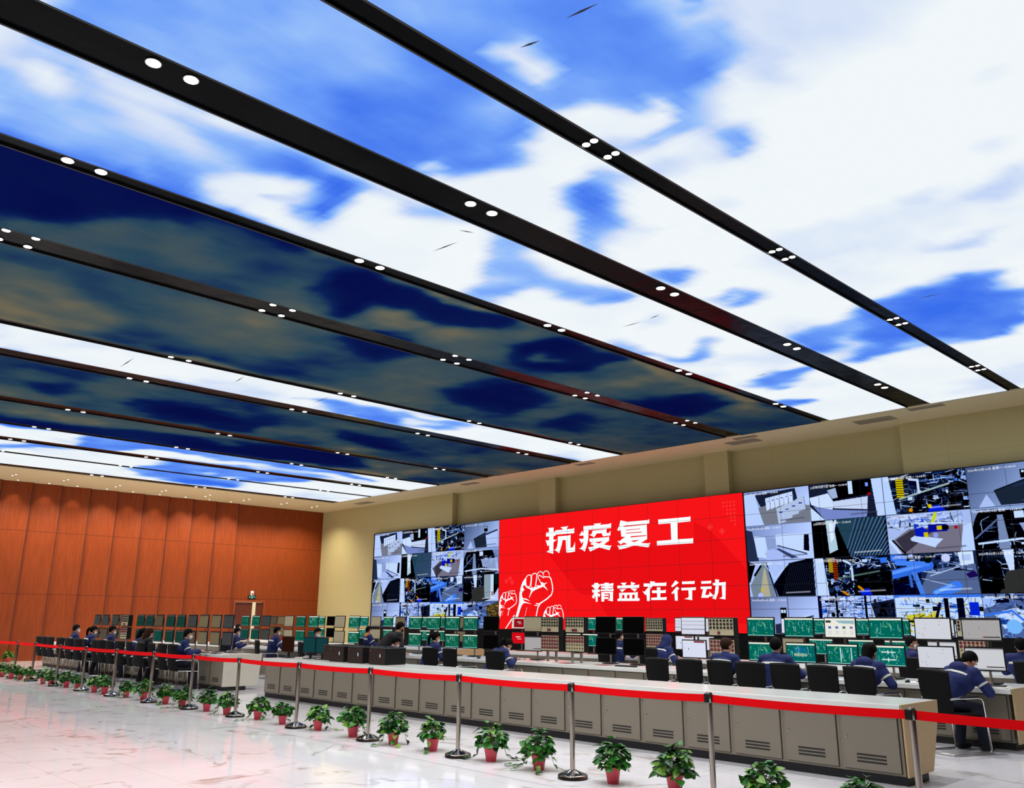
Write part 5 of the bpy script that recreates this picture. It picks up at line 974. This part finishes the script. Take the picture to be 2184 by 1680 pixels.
    if jacket is None:
        st=MB(); near=lambda p,S0,E: ((p-S0)-(E-S0)*((p-S0).dot(E-S0)/(E-S0).length_squared)).length
        jobs=[(chest+sd2*.05,chest+sd2*.082,lambda p: (p-chest).dot(fw)<.03 and abs((p-chest).dot(sx))<.19)]
        for S0,E in zip(sh,el): jobs.append((S0+(E-S0)*.52,S0+(E-S0)*.62,lambda p,S0=S0,E=E: near(p,S0,E)<.095))
        for p0,p1,test in jobs:
            bm=band(p0,p1,test); bm.verts.index_update(); st.add([tuple(v.co) for v in bm.verts],[tuple(v.index for v in f.verts) for f in bm.faces]); bm.free()
        if st.f: part('reflective_stripe',st,M_stripe,jk,180)
    if collar: part('collar',remeshed(MB().capsule(neck-sx*.05-fw*.02,neck+sx*.05-fw*.02,.085,.085),'collar',[collar],.013,3),None,jk)
    # trousers, shoes
    if legs:
        g=MB()
        g.capsule(P,P+sd*.05,.134,.134)
        for h,k,an_ in zip(hips,kn,an): g.capsule(h,k,.102,.078); g.capsule(k,an_-Vector((0,0,.01)),.076,.062)
        part('trousers',remeshed(g,'trousers',[M_trous if jacket is None else M_dark],.015,4),None,t)
        for an_ in an:
            z=an_.z-.09
            s=MB(); s.capsule(an_+Vector((0,-.03,-.04)),an_+Vector((0,.03,-.045)),.046,.046); s.capsule(an_+Vector((0,.02,-.052)),an_+Vector((0,.15,-.058)),.044,.034)
            s.v=[(p[0],p[1],max(p[2],.006)) for p in s.v]; part('shoe',remeshed(s,'shoe',[M_shoe],.012,2),None,t)
    # hair
    if hood!='up':
        hb=MB(); hb.sphere((0,-.014,.03),.084,.098,.102,24,18,0,q)
        # keep what is above the brow line or behind the ears
        qi=q.inverted(); keep=[]
        for f in hb.f:
            c=sum((Vector(hb.v[i]) for i in f),Vector())/len(f); c=qi@c
            lowest=-.055 if hair!='short' else -.035
            if c.z> (.052+.25*max(0,c.y-.05)) or (c.y<.012 and c.z>lowest-.03*(c.y<-.05)) : keep.append(f)
        hb.f=keep; hb.m=[0]*len(keep)
        if hair=='bald_top': hb.f=[f for f in hb.f if (qi@(sum((Vector(hb.v[i]) for i in f),Vector())/len(f))).z<.118]; hb.m=[0]*len(hb.f)
        ho=part('hair',hb,hm,t,180)
        sm=ho.modifiers.new('thickness','SOLIDIFY'); sm.thickness=.012; sm.offset=.0
        if hair=='ponytail':
            tl=MB(); tl.tube([H((0,-.10,.04)),H((0,-.135,.03)),H((0,-.15,-.04)),H((0,-.13,-.13)),H((0,-.11,-.2))],[.018,.034,.04,.03,.008],10); part('ponytail',tl,hm,ho,180)
        if hair=='long':
            tl=MB(); tl.capsule(H((0,-.06,.03)),H((0,-.07,-.12)),.085,.07); tl.capsule(H((0,-.05,-.06)),H((0,-.06,-.15)),.075,.055); part('long_hair',remeshed(tl,'long_hair',[hm],.013,3),None,ho)
    if mask:
        hb=MB(); hb.sphere((0,.018,-.048),.072,.083,.058,22,16,0,q); qi=q.inverted(); keep=[]
        for f in hb.f:
            c=qi@(sum((Vector(hb.v[i]) for i in f),Vector())/len(f))
            if c.y>.03 and -.1<c.z<-.008: keep.append(f)
        hb.f=keep; hb.m=[0]*len(keep)
        mk=part('face_mask',hb,M_mask if mask=='white' else M_maskk,t,180)
        sm=mk.modifiers.new('thickness','SOLIDIFY'); sm.thickness=.006
        lp=MB()
        for s in (-1,1): lp.tube([H((s*.06,.045,-.03)),H((s*.076,.02,-.018)),H((s*.084,-.01,.0))],.0025,5)
        part('ear_loop',lp,M_mask if mask=='white' else M_maskk,mk)
    hx=hc.x*math.cos(R(rz))-hc.y*math.sin(R(rz)); hy=hc.x*math.sin(R(rz))+hc.y*math.cos(R(rz)); x,y=x-hx,y-hy   # x, y say where the head is
    COL.objects.link(t); t.location=(x,y,0); t.rotation_euler=(0,0,R(rz)); tag(t,label,'person',None); t['group']='people at the consoles'
    return t
# console row by the wood wall
person('short-haired person in blue with a white mask, first along the far console row',-27.88,8.85,-8,4,(0,-6))
person('ponytailed person in blue jacket, second along the far console row',-26.42,8.85,-4,14,(4,-10),hair='ponytail')
person('dark-haired person in blue with a white mask before dim grey monitors',-24.93,8.85,-10,8,(2,-14))
person('person in blue leaning forward with mask, beside the brown-haired one in dark clothes',-22.76,8.85,-6,20,(0,-14),hair='long')
person('brown-haired person in dark clothes seen from behind at the far console row',-21.75,8.6,4,14,(10,10),hair='long',hairm=M_hairb,jacket=M_dark)
person('man in blue with white mask leaning on the near end of the far console row',-20.07,8.85,-22,18,(-6,-6),reach=.5)
# second row
person('worker in blue typing in the second row, below the dark door',-24.55,12.3,-12,22,(-6,-6),reach=.5)
person('worker in blue at the beige far monitor, hand near face, head upright',-22.25,12.35,-14,10,(0,-10),reach=.42,hands_z=.92)
person('man in dark blue with white mask turned sideways, behind the teal counter monitors',-20.05,12.3,-58,12,(2,-16))
person('worker in blue bending low behind the right-end computer case',-15.95,11.8,-20,38,(-4,-10),reach=.55)
person('standing person in black bending beside the worker in blue',-16.75,12.5,-12,46,(-22,-6),jacket=M_dark,mask='black',stand=True,reach=.5,hands_z=.84)
person('woman in blue with a ponytail facing green monitors in the second row',-15.16,12.3,-8,20,(-2,-18),hair='ponytail')
person('woman in blue bowed over white papers below the red slogan',-12.85,12.28,-14,30,(22,-4),hair='ponytail',reach=.5,hands_z=.84)
person('brown-haired balding man in blue before the cream button console',-7.8,12.32,-8,16,(-4,-12),hair='bald_top',hairm=M_hairb,mask=None)
person('broad black-haired man in blue seen from behind between green monitors',-6.92,12.3,6,9,(0,8),spread=.3)
person('hooded-jacket worker with long dark hair at the striped green monitors',-5.46,12.3,-12,22,(0,0),hair='long',hood='down')
person('worker in dark blue bending toward the grey monitors on the near end chair',-4.25,12.55,-20,30,(18,-10),hood='down',reach=.5,spread=.2,leans=7)
# third row
person('worker in the third row half hidden near the dark door',-31.68,15.9,-10,6,(0,-10))
person('worker with an orange collar in the third row, by the corner of the wall',-22.93,15.9,-12,6,(0,-16),collar=M_orange)
person('worker in blue half hidden between the two black switched-off monitors',-12.9,15.9,-6,4,(0,-20))
person('worker with hood up bent toward the third row button console',-11.55,15.9,-14,26,(6,0),hood='up')
person('man with white mask facing sideways behind the pale grey monitors',-6.3,15.9,-50,6,(0,-20),hair='short')
person('worker in blue at the right edge of the photo, third row',-4.56,15.85,8,2,(-4,6))
# ------------------------------------------------------------------ belt stanchions
M_belt=mat('red_belt_webbing',rgb(242,4,14),.8,spec=.1,scale=200,var=.05)
SX=[(-28.35,6.9),(-26.47,6.96),(-24.89,6.96),(-22.78,6.92),(-21.0,6.93),(-19.25,6.97),(-17.36,7.0),(-15.69,7.06),(-14.03,7.12),(-12.05,7.11),(-10.19,7.13),(-8.31,7.13),(-6.43,7.1),(-4.76,7.17),(-2.9,7.16),(-1.05,7.16)]
pole=MB().lathe([(.0265,.03),(.0265,.86)],20).mesh('pole',[M_chrome]); base=MB().lathe([(.15,0),(.156,.005),(.156,.036),(.149,.043),(.14,.046),(.095,.062),(.05,.08),(.04,.086),(.0275,.09)],32).mesh('base',[M_chrome],50)
ring=MB().lathe([(.1565,.004),(.158,.008),(.158,.014),(.1565,.018)],32).mesh('rubber_ring',[M_black])
head=MB().lathe([(.027,.86),(.0295,.865),(.0295,.945),(.026,.95)],20).mesh('pole_cap',[M_steel])
cas=MB().rbox(-.047,-.02,-.02,.02,.858,.938,.004).rbox(.02,.036,-.012,.012,.862,.936,.003).rbox(-.016,.016,-.034,-.02,.86,.936,.003).mesh('belt_clip',[M_black])
for k,(x,y) in enumerate(SX):
    if k==0: lab='chrome belt stanchion at the far end of the row, beyond the left edge'
    elif k==15: lab='chrome belt stanchion past the right edge, holding the last belt'
    else: lab='chrome stanchion with red belt, %s along the row from the right side'%ORD[14-k]
    t=thing('belt_stanchion',lab,'stanchion',(x,y,0),0,'chrome stanchions with the red belt')
    b=link('base',base,t); link('rubber_ring',ring,b); link('pole',pole,t); link('pole_cap',head,t); link('belt_clip',cas,t)
    if k<len(SX)-1:
        dx,dy=SX[k+1][0]-x,SX[k+1][1]-y; L=math.hypot(dx,dy); ux,uy=dx/L,dy/L; vs=[];fs=[]; n=10; s0,s1=.036,L-.047
        for i in range(n+1):
            d=s0+(s1-s0)*i/n; sag=.012*(1-(2*i/n-1)**2)
            for z in (.862,.93):
                for o in (-.001,.001): vs.append((ux*d-uy*o,uy*d+ux*o,z-sag))
        for i in range(n):
            a=i*4; c=a+4; fs+=[(a,c,c+2,a+2),(a+1,a+3,c+3,c+1),(a,a+1,c+1,c),(a+2,c+2,c+3,a+3)]
        part('belt',MB().add(vs,fs),M_belt,t)
# ------------------------------------------------------------------ potted pothos
M_pot=mat('red_plastic_pot',rgb(204,52,70),.35,var=.08); M_soil=mat('dark_soil',rgb(40,28,20),.9)
M_leafs=[mat('pothos_leaf',rgb(44,116,32),.35,scale=30,var=.35,spec=.5),mat('pale_pothos_leaf',rgb(112,160,54),.4,scale=30,var=.25),mat('deep_pothos_leaf',rgb(20,66,24),.35,scale=30,var=.3)]
M_vine=mat('pothos_vine',rgb(110,104,52),.6)
def leaf(b,p,d,up,L,mi):
    # heart-shaped leaf, folded along its midrib, drooping tip
    d=d.normalized(); s=d.cross(up).normalized(); n=s.cross(d).normalized(); W=L*.42
    R_=[(0,0),(-.08,.55),(.1,.95),(.38,1.0),(.7,.62),(1.0,0)]; vs=[];fs=[]
    for a,wd in R_[:1]+R_[1:]:
        pass
    mid=[p+d*L*a-n*L*.24*a*a for a in (0.04,.1,.38,.7,1.0)]
    rim=[(-.08,.5),(.12,.95),(.40,1.0),(.72,.6)]
    base=len(b.v); vs=list(mid)
    for sg in (-1,1):
        for a,wd in rim: vs.append(p+d*L*a+s*sg*W*wd+n*(W*wd*.35)-n*L*.24*max(0,a)**2)
    for sg,o in ((-1,5),(1,9)):
        q=[(0,o,o+1),(0,o+1,1),(1,o+1,o+2,2),(2,o+2,o+3,3),(3,o+3,4)]
        fs += [f if sg>0 else f[::-1] for f in q]
    b.add(vs,fs,mi)
def plant_meshes(seed, trail):
    r=random.Random(seed); f=MB(); v=MB(); vl=MB()
    n=120
    for k in range(n):
        az=r.uniform(0,2*PI); el=math.asin(min(1,max(-.2,r.uniform(-.2,1.05)))); rad=.062+.07*math.sqrt(r.random())+(.03 if k%11==0 else 0)
        o=Vector((math.cos(az)*math.cos(el)*rad*1.05,math.sin(az)*math.cos(el)*rad*1.05,.165+math.sin(el)*rad*1.35))
        out=Vector((math.cos(az)*math.cos(el),math.sin(az)*math.cos(el),math.sin(el)))
        d=Vector((math.cos(az+r.uniform(-1.1,1.1)),math.sin(az+r.uniform(-1.1,1.1)),r.uniform(-.35,.6))); up=out+Vector((0,0,.5))
        leaf(f,o,d,up,r.uniform(.055,.095),r.choice([0,0,0,2,2,1]))
        if k%3==0: v.tube([(0,0,.14),tuple(o*.55+Vector((0,0,.08))),tuple(o)],.0022,5)
    for k in range(trail):
        az=r.uniform(0,2*PI); L=r.uniform(.1,.2); c,s=math.cos(az),math.sin(az)
        pts=[Vector((c*.06,s*.06,.17)),Vector((c*.11,s*.11,.175)),Vector((c*.145,s*.145,.11)),Vector((c*.16,s*.16,.05)),Vector((c*(.17+L*.5),s*(.17+L*.5),.012)),Vector((c*(.17+L),s*(.17+L),.012))]
        stop=r.choice([4,5,6]); pts=pts[:stop]; vl.tube(pts,.0028,5,0)
        for q in range(1,len(pts)):
            leaf(vl,pts[q]+Vector((0,0,.004)),Vector((c*.6+r.uniform(-.7,.7),s*.6+r.uniform(-.7,.7),-.25 if q<4 else .08)),Vector((c*.4,s*.4,1)),r.uniform(.055,.085),r.choice([1,1,2,3]))
    return f.mesh('foliage',M_leafs,40), v.mesh('stems',[M_vine]), (vl.mesh('trailing_vine',[M_vine]+[M_leafs[0],M_leafs[1],M_leafs[2]],40) if trail else None)
pm=MB().lathe([(.050,0),(.052,.004),(.070,.118),(.077,.120),(.079,.142),(.074,.142),(.068,.122),(.066,.120)],22,cap=True).mesh('pot',[M_pot],50)
sm_=MB().lathe([(.068,.122),(.03,.13),(.001,.131)],16,cap=False).mesh('soil',[M_soil])
PX=[(-27.07,6.84),(-26.13,6.82),(-25.61,6.9),(-24.95,6.93),(-23.75,6.92),(-22.95,6.87),(-22.2,6.98),(-21.42,6.98),(-20.4,7.0),(-19.8,7.01),(-18.73,7.07),(-18.0,7.14),(-16.88,7.12),(-16.08,7.1),(-15.15,7.14),(-14.42,7.16),(-13.42,7.21),(-12.59,7.19),(-11.59,7.21),(-10.64,7.19),(-9.68,7.18),(-8.89,7.21),(-7.82,7.22),(-7.04,7.22),(-5.98,7.21),(-5.27,7.28),(-4.36,7.36),(-3.45,7.36)]
PV=[plant_meshes(20+k,(3,1,2,4,0,2,3,1,2,3)[k]) for k in range(10)]
rp=random.Random(8)
for k,(x,y) in enumerate(PX+[(-35.55,9.1)]):
    if k<len(PX): lab='pothos in a red pot, %s in the floor row counted from the right'%ORD[len(PX)-1-k]
    else: lab='lone pothos in a red pot standing by the wood wall'
    t=thing('potted_pothos',lab,'potted plant',(x,y,0),rp.uniform(0,6.28),'red-potted pothos along the belt'); s=rp.uniform(.94,1.1)*(1.06 if k>18 else .98); t.scale=(s,s,s)
    f,v,vl=PV[k%10]
    p=link('pot',pm,t); link('soil',sm_,p); link('foliage',f,t); link('stems',v,t)
    if vl: link('trailing_vine',vl,t)
